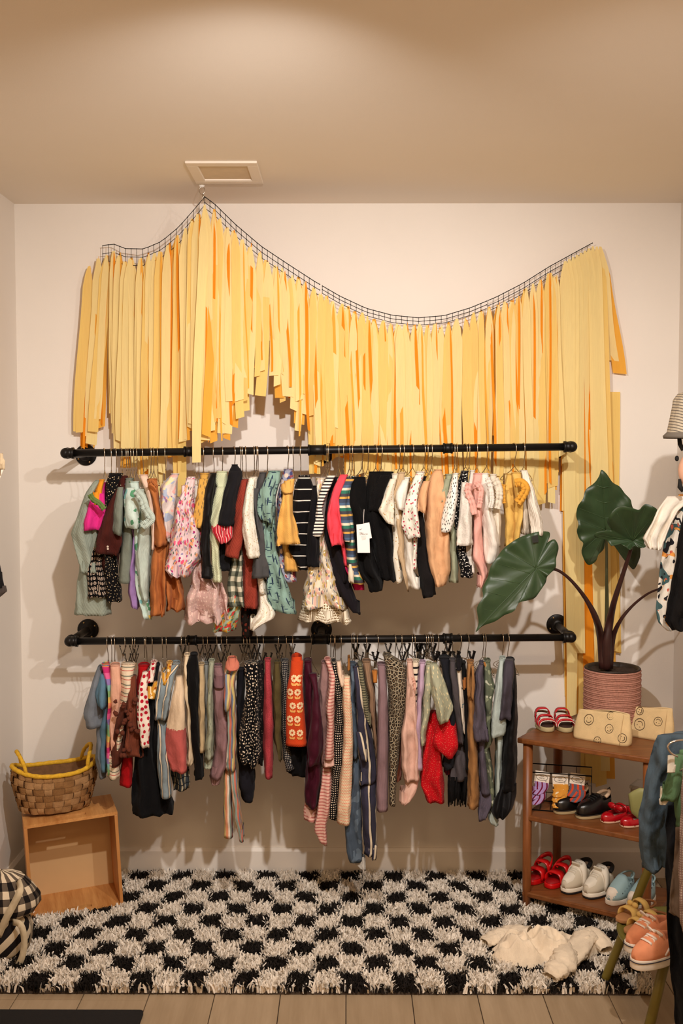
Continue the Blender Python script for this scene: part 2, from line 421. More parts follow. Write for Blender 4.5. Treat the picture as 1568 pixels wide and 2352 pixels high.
# ------------------------------------------------------------------ black pipe rails
PIPE = plain('black_pipe', (24, 21, 19), .42, .55, .5, .15, 40, .08, 300)
SCREW = plain('screw_brass', (190, 160, 110), .35, 1)
RY = -.25; RR = .0128
def rail(name, label, el, er, fl, couplings, tees):
    A, B = at(*el, RY), at(*er, RY); d = (B-A).normalized()
    root = thing(name, label, 'clothes rail', (A.x, 0, A.z))
    def onbar(px): 
        p = at(px, el[1]+(er[1]-el[1])*(px-el[0])/(er[0]-el[0]), RY); return p
    ts = [A]+[onbar(t) for t in tees]+[B]
    part('pipe', MB().tube([A, B], RR, 16), PIPE, root)
    for p, s in ((A, 1), (B, -1)):
        mb = MB().ball(p, .0185, 16, 10); mb.tube([p, p+d*.026*s], .0175, 16); mb.tube([p+d*.02*s, p+d*.028*s], .0195, 16)
        mb.tube([p, p+Vector((0, .026, 0))], .0175, 16); mb.tube([p+Vector((0, .02, 0)), p+Vector((0, .028, 0))], .0195, 16)
        part('elbow', mb, PIPE, root)
    for t in tees:
        p = onbar(t); mb = MB().tube([p-d*.03, p+d*.03], .0172, 16); mb.tube([p, p+Vector((0, .03, 0))], .0172, 16)
        for s in (-1, 1): mb.tube([p+d*s*.024, p+d*s*.031], .019, 16)
        part('tee_joint', mb, PIPE, root)
    for c in couplings:
        p = onbar(c); mb = MB().tube([p-d*.014, p+d*.014], .0165, 16)
        for s in (-1, 1): mb.tube([p+d*s*.010, p+d*s*.016], .0185, 16)
        part('coupling', mb, PIPE, root)
    for (p, f) in zip(ts, fl):
        q = at(*f, -.004); q.x = q.x*.5+p.x*.5 if False else q.x
        part('arm', MB().tube([p, Vector((q.x, -.008, q.z))], RR, 14), PIPE, root)
        mb = MB(); M = Matrix.Translation((q.x, 0, q.z)) @ Matrix.Rotation(PI/2, 4, 'X')
        mb.lathe([(0, .0), (.0385, 0), (.0385, .005), (.036, .0065), (.023, .008), (.020, .020), (.0175, .022), (0, .022)], 32).xf(M)
        fo = part('flange', mb, PIPE, root)
        for k in range(4):
            an = PI/2*k+.5; c = Vector((q.x+.029*math.cos(an), -.0075, q.z+.029*math.sin(an)))
            part('screw', MB().ball(c, .0034, 8, 5, (1, .5, 1)), SCREW, fo)
    return A, B, onbar
UA, UB, ubar = rail('upper_pipe_rail', 'black iron pipe clothes rail mounted higher on the wall, below the yellow streamers', (151, 1041), (1313, 1026), ((197, 1045), (742, 1040), (1290, 1027)), (433, 1028), (728,))
LA, LB, lbar = rail('lower_pipe_rail', 'black iron pipe clothes rail mounted lower on the wall, above the rug', (160, 1473), (1311, 1464), ((202, 1446), (738, 1446), (1279, 1435)), (441, 1028), (736,))

# ------------------------------------------------------------------ hangers
STEEL = plain('hanger_steel', (205, 192, 172), .22, 1)
BLKM = plain('clip_black', (28, 24, 22), .4, .6)
def hook_pts():
    r = RR+.0022; P = [(0, r, -.012)]
    P += [(0, r*math.cos(a), r*math.sin(a)) for a in [PI*i/8 for i in range(9)]]
    P += [(0, -r*1.02, -.014), (.001, -r*.75, -.026), (.002, -.002, -.044), (.002, 0, -.062)]
    return smooth_path(P, 34)
def wire_hanger():
    root = thing('wire_hanger', 'silver wire hanger hooked over the upper black rail among its clothes', 'hanger', (0, 0, 0), 0, 'wire hangers on the upper rail')
    part('hook', MB().tube(hook_pts(), .0015, 6), STEEL, root, False)
    t = [(.002, 0, -.062), (.002, -.004, -.066), (.002, -.03, -.082), (.002, -.07, -.096), (.002, -.088, -.108), (.002, -.07, -.112), (.002, .07, -.112), (.002, .088, -.108), (.002, .07, -.096), (.002, .03, -.082), (.002, .004, -.066), (.002, 0, -.062)]
    part('shoulder_wire', MB().tube(smooth_path(t, 44), .0015, 5), STEEL, root, False); return root
def clip_hanger():
    root = thing('clip_hanger', 'silver hanger with black clips hooked over the lower black rail', 'hanger', (0, 0, 0), 0, 'clip hangers on the lower rail')
    part('hook', MB().tube(hook_pts(), .0015, 6), STEEL, root, False)
    part('bar', MB().tube([(.002, -.095, -.064), (.002, .095, -.064)], .0016, 6), STEEL, root, False)
    for y in (-.082, .082):
        mb = MB()
        for s in (-1, 1):
            m = Matrix.Rotation(s*.32, 3, 'Y')
            mb.box((.002+s*.0055, y, -.048), (.0018, .014, .03), m); mb.box((.002+s*.0095, y, -.032), (.004, .015, .004), m)
        c = part('clip', mb, BLKM, root, False, smooth=False)
        mb = MB(); mb.tube([(.002, y-.008, -.062), (.002, y+.008, -.062)], .0038, 8)
        for s in (-1, 1): mb.box((.002+s*.0026, y, -.074), (.0018, .013, .022), Matrix.Rotation(-s*.12, 3, 'Y'))
        part('clip_jaw', mb, STEEL, c, False, smooth=False)
    return root
UH = [238.4, 253.7, 265.2, 278.7, 289, 294, 299, 306, 312.4, 327.7, 345, 351.4, 360.9, 378.7, 446, 455, 465.7, 490, 509, 537, 551, 555.5, 563.4, 582.5, 587, 591, 612.4, 659.6, 672.3, 689, 747.6, 753, 776.4, 787, 801, 807.8, 829.5, 843.5, 861.4, 874, 916, 924, 946, 972, 981, 990, 1042.5, 1048, 1068, 1076, 1093.5, 1116, 1180, 1202]
wh = wire_hanger(); first = True
def put_hanger(proto, px, bar, used, label=None, group=None, yaw=None):
    o = proto if not used[0] else copy_tree(proto); used[0] = True
    p = bar(px); o.location = p; o.rotation_euler = (0, 0, yaw if yaw is not None else R(random.uniform(4, 24)))
    if label: o['label'] = label; o['group'] = group
    HANG.append((px, bar is ubar, o)); return o
HANG = []; GAR = []
uw = [False]
for px in UH: put_hanger(wh, px, ubar, uw)
LW = [246.7, 254.8, 261.7, 330, 335.6, 347.8, 371.9, 381, 416.6, 424.2, 557.3, 711.8, 757.9, 764, 768.5, 781.7, 805.5, 811, 1072.4, 1107.3, 1112.6, 1152.5, 1164.7]
LC = [285.8, 303.7, 309.4, 431, 465, 476.4, 496.4, 508.6, 520.5, 565.3, 571.7, 588.2, 602, 638.8, 654.4, 671.6, 819.3, 837.7, 864.5, 905.9, 921.7, 945, 950, 976, 981, 985.4, 991.2, 1003.2, 1018.9, 1037.3, 1054.5]
for px in LW: put_hanger(wh, px, lbar, uw, 'silver wire hanger hooked over the lower black rail among its clothes', 'wire hangers on the lower rail')
ch = clip_hanger(); uc = [False]
for px in LC: put_hanger(ch, px, lbar, uc)

# ------------------------------------------------------------------ clothes
CROPS = {'A': (130, 980, 3.92), 'B': (430, 980, 3.92), 'C': (730, 980, 3.92), 'D': (980, 980, 3.92),
         'E': (140, 1420, 4.356), 'F': (400, 1420, 4.356), 'G': (650, 1420, 3.986), 'H': (880, 1420, 4.356), 'P': (0, 0, 1)}
def rows(spec):
    """'A 490 335 390, 600 258 330': outline read off the photograph, row by row: height, left, right"""
    k, rest = spec.split(' ', 1); ox, oy, sc = CROPS[k]; out = []
    for r in rest.split(','):
        y, l, r_ = [float(q) for q in r.split()]; out.append((oy+y/sc, ox+l/sc, ox+r_/sc))
    return out
SEED = [0]
def cloth_tube(rw, layer=0, hd=.10, slv=False, fold=1.0, open_=False, Y0=None, nose0=.115, tilt=True):
    """lofted cloth hanging across the rail: the outline gives its front edge, it runs hd deep to the back, pleats run down its front"""
    SEED[0] += 1; sd = SEED[0]*7.31
    Ry = RY if Y0 is None else Y0
    yl = yr = None
    if tilt and len(rw) > 3 and (rw[-1][2]-rw[-1][1]) < .66*(rw[-2][2]-rw[-2][1]):     # a hem hanging askew
        (ya, la_, ra), (yb_, lb, rb) = rw[-2], rw[-1]; f_ = min(1, max(0, ((lb+rb)/2-la_)/(ra-la_)))
        yl = yb_-(yb_-ya)*1.25*f_; yr = yb_-(yb_-ya)*1.25*(1-f_); g_ = (yb_-ya)/max(1, ya-rw[-3][0])*.35
        rw = rw[:-1]+[((yl+yr)/2, la_+(la_-rw[-3][1])*g_, ra+(ra-rw[-3][2])*g_)]
        if rw[-1][0] <= rw[-2][0]: rw = rw[:-2]+[rw[-1]]
    y0, y1 = rw[0][0], rw[-1][0]; n = max(8, int((y1-y0)/8)); NR = 46; mb = MB(); vs = []; uvs = []
    nose = Ry-nose0-.011*layer
    L = [(r[0], r[1]) for r in rw]; Rr = [(r[0], r[2]) for r in rw]
    mw = max(r[2]-r[1] for r in rw)/2/680
    npl = max(1.0, mw/.0135)*(.9+.3*math.sin(sd)); ph0 = sd*3.7
    for i in range(n+1):
        y = y0+(y1-y0)*i/n; xl, xr = interp(L, y), interp(Rr, y)
        dn = (y-y0)
        h = hd*min(1, .42+.58*dn/55) if not slv else hd*min(1, .5+.5*dn/40)
        yc = nose+hd if not slv else nose+hd*(1.6-.6*min(1, dn/70))
        Yw = yc-.5*h; c = at((xl+xr)/2, y, Yw); hw = (xr-xl)/2/scale_at(Yw)
        va = (c.x-CAM.x)/(c.y-CAM.y); sk = va*.75
        amp = fold*min(1, dn/50); z = c.z
        ph = ph0+2.2*noise.noise(Vector((sd, z*7, .3)))+1.2*noise.noise(Vector((sd, z*17, 7.3)))
        pa = min(.021, hw*.62)*amp*(.55+.6*abs(noise.noise(Vector((sd*2, z*9, 1.7)))+.3))
        ring = []
        for k in range(NR):
            t = 2*PI*k/NR-PI/2            # starts at the front
            a, b = math.cos(t), math.sin(t)
            la = math.copysign(abs(a)**.58, a); lat = la*hw
            if b > -.35:
                q = min(1, (b+.35)/1.1); lim = min(hw, .012); lat = lat*(1-q)+la*lim*q
            dep = h*math.copysign(abs(b)**.72, b)
            wf = max(0.0, min(1.0, -b*1.8+.1))
            s_ = math.sin(la*npl*PI*.5+ph+la*.8*math.sin(z*11+sd)); s_ = math.copysign(abs(s_)**.62, s_)
            dep += pa*s_*wf
            g = lat*24; nz = noise.noise(Vector((g+sd, z*15-g*.35, b*2.0+sd))); cr_ = 1-2*abs(noise.noise(Vector((g*.7+z*22+sd, z*13-g, sd))))
            dep += (.006*nz+.006*cr_)*amp*(1 if b < .2 else .4)
            lat += (.0055*noise.noise(Vector((sd+b*4, z*19, 3.1)))+.003*nz)*amp
            zz = z-((yr-yl)/2*la/scale_at(Yw)*max(0, (i/n-.5)/.5) if yl is not None else 0)+(.006*noise.noise(Vector((sd, lat*45, b*3)))*fold if i == n else 0)
            ring.append(Vector((c.x+lat+(dep+.5*h)*sk, yc+dep, zz)))
        u = [0.0]*NR; s = 0
        for k in range(1, NR//2+1): s += (ring[k]-ring[k-1]).length; u[k] = s
        s = 0
        for k in range(NR-1, NR//2, -1): s -= (ring[k]-ring[(k+1) % NR]).length; u[k] = s
        if n-2 <= i <= n-2 and n > 14: ring = [p+(Vector((c.x, yc, p.z))-p).normalized()*.0022 for p in ring]      # stitched hem
        vs += ring; uvs += [(u[k]+sd, ring[k].z) for k in range(NR)]
    fs = []
    for i in range(n):
        for k in range(NR): fs.append((i*NR+k, (i+1)*NR+k, (i+1)*NR+(k+1) % NR, i*NR+(k+1) % NR))
    fs.append(tuple(range(NR)))
    last = vs[-NR:]; cen = sum(last, Vector())/NR; kk = .20 if open_ else .10      # the hem turns in and stays open
    vs += [p.lerp(cen, kk)+Vector((0, 0, .001)) for p in last]; uvs += uvs[-NR:]
    vs += [p.lerp(cen, kk+.05)+Vector((0, 0, .04)) for p in last]; uvs += uvs[-NR:]
    for j in range(2):
        o = n*NR+j*NR
        for k in range(NR): fs.append((o+k, o+NR+k, o+NR+(k+1) % NR, o+(k+1) % NR))
    return mb.add(vs, fs, uvs)
def ruffle(path, w, amp, nf, layer, Y0=None):
    """gathered frill along an image path"""
    Ry = (RY if Y0 is None else Y0)-.128-.011*layer; P = [at(x, y, Ry) for x, y in path]; P = smooth_path(P, nf*8)
    A, B, Cc = [], [], []; w *= .8; SEED[0] += 1
    for i, p in enumerate(P):
        t = (P[min(i+1, len(P)-1)]-P[max(i-1, 0)]).normalized(); sd = Vector((t.z, 0, -t.x))
        q_ = noise.noise(Vector((i*.09, SEED[0]*3.3, 1.1))); s = math.sin(i/8*2*PI*(1+.25*q_))*(.75+.7*q_); A.append(p-sd*w*.5+Vector((0, -amp*.3*s, 0))); B.append(p+Vector((0, -amp*.5, 0))); Cc.append(p+sd*w*.5+Vector((amp*.3*s, -amp*s, .2*amp*s)))
    mb = MB(); n = len(A); uvs = [(i*.003, 0) for i in range(n)]+[(i*.003, .01) for i in range(n)]
    mb.strip(A, B, uvs); mb.strip(B, Cc, uvs); return mb
def garment(name, label, cat, group, pieces):
    """pieces: (part name, material, layer, outline, options)"""
    built = []
    r0 = min((rows(p[3]) for p in pieces if isinstance(p[3], str)), key=lambda r: r[0][0], default=None)
    if r0 and r0[0][0] < (1130 if group == UG else 1560): GAR.append(((r0[0][1]+r0[0][2])/2, group == UG, name))
    for p in pieces:
        pn, mat, layer, spec = p[:4]; op = p[4] if len(p) > 4 else {}
        if isinstance(spec, str):
            slv = pn in ('sleeve', 'leg', 'cuff', 'strap'); 
            mb = cloth_tube(rows(spec), layer, op.get('hd', .036 if slv else .085), slv, op.get('fold', 1), op.get('open', False), op.get('Y0'), op.get('nose', .115), pn != 'foot' and not op.get('round'))
        elif callable(spec): mb = spec()
        else: mb = spec
        built.append((pn, mat, mb, op))
        if pn == 'body' and isinstance(spec, str) and rows(spec)[0][0] < (1120 if group == UG else 1548):
            bn = MB().tube([Vector(v)+Vector((0, 0, .001)) for v in mb.v[:46:2]], .0021, 5, closed=True); bn.uv = [(u[0]*3+5, u[1]*3) for u in bn.uv]; built.append(('neckband' if cat not in ('trousers', 'leggings', 'jeans', 'joggers', 'skirt') else 'waistband', mat, bn, {}))
    if len(built) == 1:
        return single(name, built[0][2], built[0][1], label, cat, group)
    vs = np.concatenate([np.array(b[2].v) for b in built]); lo, hi = vs.min(0), vs.max(0)
    root = thing(name, label, cat, ((lo[0]+hi[0])/2, (lo[1]+hi[1])/2, lo[2]), 0, group)
    for pn, mat, mb, op in built: part(pn, mb, mat, root, smooth=op.get('smooth', True), solid=op.get('solid', 0))
    return root
def pathpx(k, pts): ox, oy, sc = CROPS[k]; return [(ox+x/sc, oy+y/sc) for x, y in pts]
UG = 'clothes hanging on the upper rail'
def U(name, label, cat, *pieces): return garment(name, label, cat, UG, pieces)
O = {'open': True}
m = fab('sage_waffle', (148, 156, 142), tex='knit', kscale=90)
U('waffle_sweater', 'sage grey waffle-knit sweater at the far left end of the upper rail', 'sweater',
  ('body', m, -1, 'A 490 350 410, 700 270 420, 1000 210 440, 1300 190 480, 1500 168 500, 1690 150 500', {'fold': .7}),
  ('sleeve', m, 1, 'A 490 335 390, 600 258 335, 760 200 310, 960 122 315, 1120 165 345, 1320 212 372', {'fold': .6}))
m = fab('hot_pink', (226, 50, 140)); g = fab('moss', (104, 126, 68), tex='knit')
U('ruffle_sleeve_top', 'hot pink top with a moss green shoulder ruffle on the upper rail', 'top',
  ('body', m, 0, 'A 510 390 440, 640 380 440, 900 330 420', {}),
  ('sleeve', m, 3, 'A 600 330 430, 680 285 440, 780 268 440, 870 240 425, 910 242 410, 965 285 345', O),
  ('ruffle', g, 5, lambda: ruffle(pathpx('A', [(300, 610), (330, 655), (385, 690), (430, 745)]), .022, .007, 5, 4), {'solid': .002}))
U('orange_top', 'bright orange top glimpsed behind the hot pink one on the upper rail', 'top',
  ('body', fab('tangerine', (240, 156, 40)), 1, 'A 485 385 430, 560 350 415, 700 330 400', {'hd': .06}))
m = fab('black_speck', (26, 22, 24), ('dots', 90, .14, (214, 190, 150), 1.0))
U('speckled_black_dress', 'black dress with tiny specks, bunched at the neck beside the hot pink top', 'dress',
  ('body', m, 1, 'A 425 470 600, 500 440 560, 620 445 540, 720 430 510, 900 400 520, 1330 400 560, 1450 440 588, 1570 450 588', {'hd': .07}))
m = fab('black_hex', (24, 20, 20), ('dots', 62, .32, (222, 198, 176), .12), ('dots', 62, .22, (24, 20, 20), .12), ('dots', 62, .1, (222, 198, 176), .12))
U('hexagon_print_skirt', 'black skirt with cream hexagon outlines below the sage waffle sweater', 'skirt',
  ('body', m, 1, 'A 1000 330 420, 1320 250 470, 1400 246 500, 1510 250 520, 1560 300 420', {'hd': .06}))
m = fab('maroon_cord', (74, 30, 24), tex='rib', kscale=220); fl = fab('cream_patch', (232, 214, 196))
def blossoms(k, pts, r, layer):
    def f():
        mb = MB()
        for x, y in pathpx(k, pts):
            c = at(x, y, RY-.128-.011*layer)
            for q in range(5): mb.ball(c+Vector((math.cos(q*1.257)*r, -.001, math.sin(q*1.257)*r)), r*.7, 6, 4, (1, .4, 1))
        return mb
    return f
U('maroon_cardigan', 'dark maroon corduroy cardigan with a small white embroidered flower, upper rail', 'cardigan',
  ('body', m, 0, 'A 450 560 640, 600 540 640, 900 460 600, 1200 400 560, 1330 400 550'),
  ('sleeve', m, 4, 'A 560 540 575, 680 470 560, 800 425 570, 950 375 592, 1060 355 590, 1130 350 560, 1180 480 545', {}),
  ('embroidery', fl, 5, blossoms('A', [(460, 1080), (462, 1100)], .0022, 5.2)))
m = fab('grey_green', (122, 128, 116))
U('grey_green_sweatshirt', 'grey-green sweatshirt with rolled sleeve between maroon cardigan and mint printed tee', 'sweatshirt',
  ('body', m, 2, 'A 470 620 690, 700 590 690, 950 588 690, 1200 565 690, 1330 556 685, 1405 556 678', {'fold': .5}),
  ('sleeve', m, 5, 'A 545 550 600, 700 510 600, 840 492 600, 925 472 590, 960 500 585, 995 545 575', O))
m = fab('lilac', (158, 124, 178))
U('lilac_dress', 'lilac purple dress hanging between grey-green sweatshirt and mint ruffled pyjamas', 'dress',
  ('body', m, 1, 'A 520 560 690, 600 570 670, 800 640 700, 1000 688 716, 1300 650 722, 1500 645 742, 1600 668 740, 1665 690 735'))
m = fab('mint_scene', (204, 222, 212), ('blot', 34, .60, (88, 148, 110), 3.0), ('blot', 22, .66, (126, 184, 184), 9.0), ('blot', 30, .68, (232, 196, 92), 21.0))
U('mint_landscape_tee', 'mint tee with a teal and green printed landscape and puffed sleeve, upper rail', 'tee',
  ('body', m, 2, 'A 500 650 740, 700 690 760, 1000 700 760, 1400 700 800, 1540 730 850, 1700 770 858, 1770 800 852', {'hd': .06}),
  ('sleeve', m, 6, 'A 550 630 700, 620 606 735, 720 598 752, 820 600 752, 900 612 742, 950 665 712', O))
m = fab('mint_rib', (194, 208, 196), tex='rib', kscale=240)
U('mint_ruffle_pyjamas', 'pale mint ribbed pyjamas with ruffled shoulder, next to the caramel romper', 'pyjamas',
  ('body', m, 4, 'A 560 720 800, 700 750 850, 860 745 860, 1000 728 855, 1200 708 845, 1400 735 835, 1530 760 832, 1605 782 822'),
  ('ruffle', m, 8, lambda: ruffle(pathpx('A', [(715, 580), (770, 650), (800, 740), (850, 830), (770, 900)]), .034, .009, 7, 7), {'solid': .002}))
U('blush_ruffle_top', 'pale peach ruffled top squeezed between mint pyjamas and caramel romper', 'top',
  ('body', fab('blush', (238, 204, 182)), 3, 'A 440 740 820, 560 790 850, 800 845 890, 1000 850 890, 1110 850 880', {'hd': .06}))
m = fab('caramel', (180, 108, 58))
U('caramel_romper', 'caramel brown romper with gathered neck and wide legs on the upper rail', 'romper',
  ('body', m, 5, 'A 475 820 905, 540 815 912, 640 862 915, 800 885 942, 950 882 1002, 1070 878 1002', {'hd': .06}),
  ('leg', m, 5, 'A 1040 880 1000, 1250 858 995, 1450 838 990, 1620 832 985, 1690 840 970, 1718 865 945', {'hd': .05, 'fold': 1.5}),
  ('leg', m, 3, 'A 1040 940 1010, 1300 985 1095, 1500 988 1150, 1600 990 1158, 1655 990 1150', {'hd': .05, 'fold': 1.5}),
  ('ruffle', m, 6, lambda: ruffle(pathpx('A', [(820, 500), (860, 490), (905, 540)]), .014, .005, 4, 5.6), {'solid': .002}))
m = fab('pastel_watercolour', (226, 212, 206), ('blot', 30, .57, (172, 184, 206), 1), ('blot', 26, .60, (236, 178, 170), 7), ('blot', 28, .63, (238, 222, 170), 13), ('blot', 40, .66, (150, 120, 160), 23))
U('watercolour_dress', 'pastel watercolour print dress with thin straps beside the caramel romper', 'dress',
  ('body', m, 3, 'A 430 1030 1100, 540 920 1080, 640 935 1080, 760 945 1060, 880 960 1040, 1000 985 1040', {'hd': .07}))
m = fab('pink_floral', (234, 208, 208), ('dots', 34, .16, (150, 146, 176), 1, (1, 1.3), 2), ('dots', 26, .20, (232, 96, 132), 1, (1, 1), 5), ('dots', 28, .17, (244, 168, 120), 1, (1, 1), 11), ('dots', 40, .15, (88, 104, 84), 1, (1.9, .7), 17), ('dots', 29, .12, (168, 36, 108), 1, (1, 1), 23))
U('pink_floral_dress', 'pale pink dress with rose and purple flower print, puffed at the front, upper rail', 'dress',
  ('body', m, 7, 'A 470 1165 1250, 560 1140 1245, 680 1090 1235, 800 1062 1280, 950 1015 1320, 1100 998 1322, 1200 986 1312, 1290 978 1250, 1340 1030 1200, 1368 1085 1160', {'hd': .06, 'fold': 1.6}),
  ('strap', m, 6, 'A 450 1180 1250, 560 1150 1190, 640 1130 1160', {}))
m = fab('mustard_leaf', (214, 164, 78), ('dots', 44, .2, (150, 118, 70), 1, (2.4, .8), 3))
U('mustard_leaf_tee', 'mustard tee with a brown leaf print between pink floral dress and black velvet top', 'tee',
  ('body', m, 4, 'A 425 1290 1370, 700 1290 1345, 1000 1290 1335', {'hd': .06}),
  ('sleeve', m, 8, 'A 470 1280 1365, 600 1262 1350, 740 1245 1335, 850 1222 1330, 895 1225 1310, 935 1262 1300', O))
m = fab('black_velvet', (22, 17, 17), tex='velvet')
U('black_velvet_top', 'black velvet top with long narrow sleeve beside the pale green sweater', 'top',
  ('body', m, 3, 'A 425 1385 1440, 600 1340 1420, 1000 1320 1380', {'hd': .06}),
  ('sleeve', m, 8, 'A 425 1390 1438, 550 1332 1425, 750 1318 1400, 1000 1305 1370, 1200 1308 1382, 1362 1304 1402'))
m = fab('pistachio', (204, 208, 172), tex='knit', kscale=150)
U('pistachio_sweater', 'pale pistachio green sweater with roll neck between black velvet top and navy jacket', 'sweater',
  ('body', m, 5, 'A 408 1440 1535, 480 1420 1545, 560 1440 1530, 800 1400 1490', {'hd': .06}),
  ('sleeve', m, 8, 'A 540 1440 1520, 700 1395 1500, 850 1372 1470, 1000 1368 1460, 1060 1390 1462, 1250 1398 1462, 1330 1402 1480, 1402 1405 1485'))
m = fab('tulle', (226, 186, 176), ('dots', 70, .2, (250, 222, 206), .35), tex='weave', sheen=.4)
tu = MATS['tulle'].node_tree
b_ = tu.nodes['Principled BSDF']; b_.inputs['Transmission Weight'].default_value = 0; b_.inputs['Alpha'].default_value = .86
U('tulle_skirt_dress', 'dusty pink dress with gauzy dotted tulle skirt below the black velvet sleeve', 'dress',
  ('bodice', fab('dusty_rose', (206, 158, 152)), 1, 'A 900 1300 1350, 1200 1275 1340, 1330 1250 1380', {'hd': .06}),
  ('skirt', MATS['tulle'], 4, 'A 1190 1262 1345, 1300 1222 1400, 1400 1200 1485, 1520 1168 1525, 1650 1142 1545, 1762 1128 1562', {'fold': 2.6, 'hd': .07}))
m = fab('navy_jacket', (44, 42, 48)); cu_ = fab('red_stripe_cuff', (190, 40, 52), ('line', 0, .009, .16, (244, 216, 202)), ('line', 0, .013, .12, (84, 24, 44)))
U('navy_jacket', 'navy jacket with a turned-up red striped cuff on the upper rail', 'jacket',
  ('body', m, 5, 'B 348 402 450, 400 370 500, 470 365 500, 700 330 440, 1050 290 400, 1290 270 390', {'hd': .07}),
  ('sleeve', m, 9, 'B 400 372 480, 520 350 470, 640 318 440, 760 285 430, 890 262 412'),
  ('cuff', cu_, 12, 'B 855 235 395, 890 208 410, 950 215 412, 1000 250 405, 1045 295 365', {'open': True, 'hd': .046, 'round': True}))
m = fab('green_check', (214, 206, 182), ('ging', .034, (120, 122, 104), (62, 66, 56)))
U('checked_shirt', 'dark green and cream checked shirt hem hanging below the navy jacket', 'shirt',
  ('body', m, 3, 'B 1000 400 500, 1230 385 505, 1400 362 502, 1560 362 512, 1620 370 525', {'hd': .07}))
m = fab('aqua_floral', (168, 186, 160), ('dots', 44, .36, (212, 160, 62), 1, (1, 1), 3), ('dots', 38, .32, (200, 60, 56), 1, (1, 1), 9), ('dots', 50, .24, (96, 128, 96), 1, (1, 1), 15))
U('aqua_floral_dress', 'aqua dress with red and yellow flowers, its hem peeking out lowest under the checked shirt', 'dress',
  ('body', m, 1, 'B 1300 420 490, 1620 370 482, 1700 300 475, 1800 235 450, 1890 262 402', {'hd': .06}))
U('dark_print_dress', 'dark brown dress with faint red flowers behind the rust waffle sweater hem', 'dress',
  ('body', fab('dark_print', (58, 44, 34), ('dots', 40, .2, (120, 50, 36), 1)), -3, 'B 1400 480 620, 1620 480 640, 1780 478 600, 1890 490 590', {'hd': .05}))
m = fab('rust_waffle', (142, 56, 42), tex='knit', kscale=110)
U('rust_waffle_sweater', 'rust red waffle-knit sweater between navy jacket and white quilted romper', 'sweater',
  ('body', m, 3, 'B 480 490 560, 700 470 560, 1000 480 590, 1200 498 610, 1400 498 642, 1625 500 642', {'fold': .6}),
  ('sleeve', m, 8, 'B 480 485 540, 640 440 525, 800 425 515, 950 395 508, 1060 358 500, 1150 340 470, 1222 410 445', {'fold': .7}))
m = fab('white_gold', (236, 228, 212), ('dots', 60, .13, (178, 146, 84), 1, (2.6, .9), 3))
U('white_footed_romper', 'white footed romper with fine gold dashes on the upper rail', 'romper',
  ('body', m, 4, 'B 460 560 630, 700 540 610, 1100 580 660, 1380 640 692, 1500 648 715', {'hd': .06}),
  ('sleeve', m, 10, 'B 462 555 615, 560 528 600, 700 502 595, 850 486 605, 950 490 622, 1080 515 645, 1150 528 655, 1185 545 640', {'fold': .8}),
  ('foot', m, 5, 'B 1480 648 715, 1560 650 735, 1620 648 780, 1670 630 802, 1720 598 785, 1775 575 680, 1822 565 610', {'hd': .05}))
m = fab('charcoal', (78, 76, 76))
U('charcoal_sweatshirt', 'plain charcoal grey sweatshirt between white footed romper and teal palm romper', 'sweatshirt',
  ('body', m, 3, 'B 420 650 710, 560 600 700, 800 620 700, 1150 600 720'),
  ('sleeve', m, 7, 'B 555 580 655, 700 590 655, 850 612 682, 1000 638 695, 1180 600 722, 1300 580 742, 1365 572 746'))
m = fab('teal_palm', (134, 164, 152), ('dots', 26, .20, (36, 48, 72), 1, (3.0, .55), 3), ('dots', 30, .15, (54, 74, 84), 1, (.6, 3.0), 9))
U('teal_palm_romper', 'teal green romper with dark navy palm leaves on the upper rail', 'romper',
  ('body', m, 6, 'B 405 730 840, 480 695 845, 620 680 800, 880 668 800, 1100 690 800, 1300 708 862, 1500 708 930, 1640 722 990, 1700 850 985', {'hd': .07}),
  ('sleeve', m, 9, 'B 470 700 800, 600 636 790, 700 625 790, 770 618 780, 830 650 772, 890 690 760', O))
m = fab('blue_floral', (150, 152, 168), ('dots', 42, .3, (72, 76, 120), 1, (1, 1), 2), ('dots', 36, .26, (214, 190, 176), 1, (1, 1), 8), ('dots', 44, .2, (150, 72, 80), 1, (1, 1), 14))
U('blue_floral_dress', 'dusty blue floral dress behind the mustard bell-sleeved knit top', 'dress',
  ('body', m, 3, 'B 388 870 945, 460 840 965, 600 815 930, 900 800 880, 1200 800 880, 1350 862 965, 1470 890 950', {'hd': .06}))
m = fab('mustard_knit', (220, 168, 88), tex='knit', kscale=200)
U('mustard_knit_top', 'mustard yellow knit top with wide bell sleeve on the upper rail', 'top',
  ('body', m, 4, 'B 480 900 960, 700 850 940, 1100 862 982, 1300 870 1003', {'hd': .06}),
  ('sleeve', m, 11, 'B 475 905 965, 530 840 962, 600 862 950, 720 836 942, 860 806 975, 960 798 998, 1035 800 1018, 1095 825 950', {'open': True, 'hd': .045}),
  ('collar', m, 11.5, 'B 470 920 965, 520 842 965, 575 840 962, 600 862 948', {'hd': .05, 'fold': .3}))
m = fab('black_lines', (24, 20, 22), ('line', 1, .036, .085, (232, 222, 208)))
U('black_striped_dress', 'black dress with thin white broken lines beside the mustard knit top', 'dress',
  ('body', m, 6, 'B 445 1000 1105, 540 962 1140, 700 940 1135, 900 935 1112, 1100 895 1100, 1230 985 1095, 1285 1010 1085', {'fold': .8}))
m = fab('ink_sweater', (30, 27, 33))
U('ink_black_sweater', 'ink black long-sleeved sweater between white-lined black dress and striped grey-panel top', 'sweater',
  ('body', m, 4, 'B 540 1120 1180, 800 1100 1190, 1260 1090 1190', {'hd': .05}),
  ('sleeve', m, 8, 'B 555 1125 1165, 700 1105 1180, 900 1080 1185, 1100 1072 1192, 1262 1080 1190'))
m = fab('breton', (232, 224, 210), ('hs', .0105, [(0, (232, 224, 210)), (.55, (34, 30, 34))]))
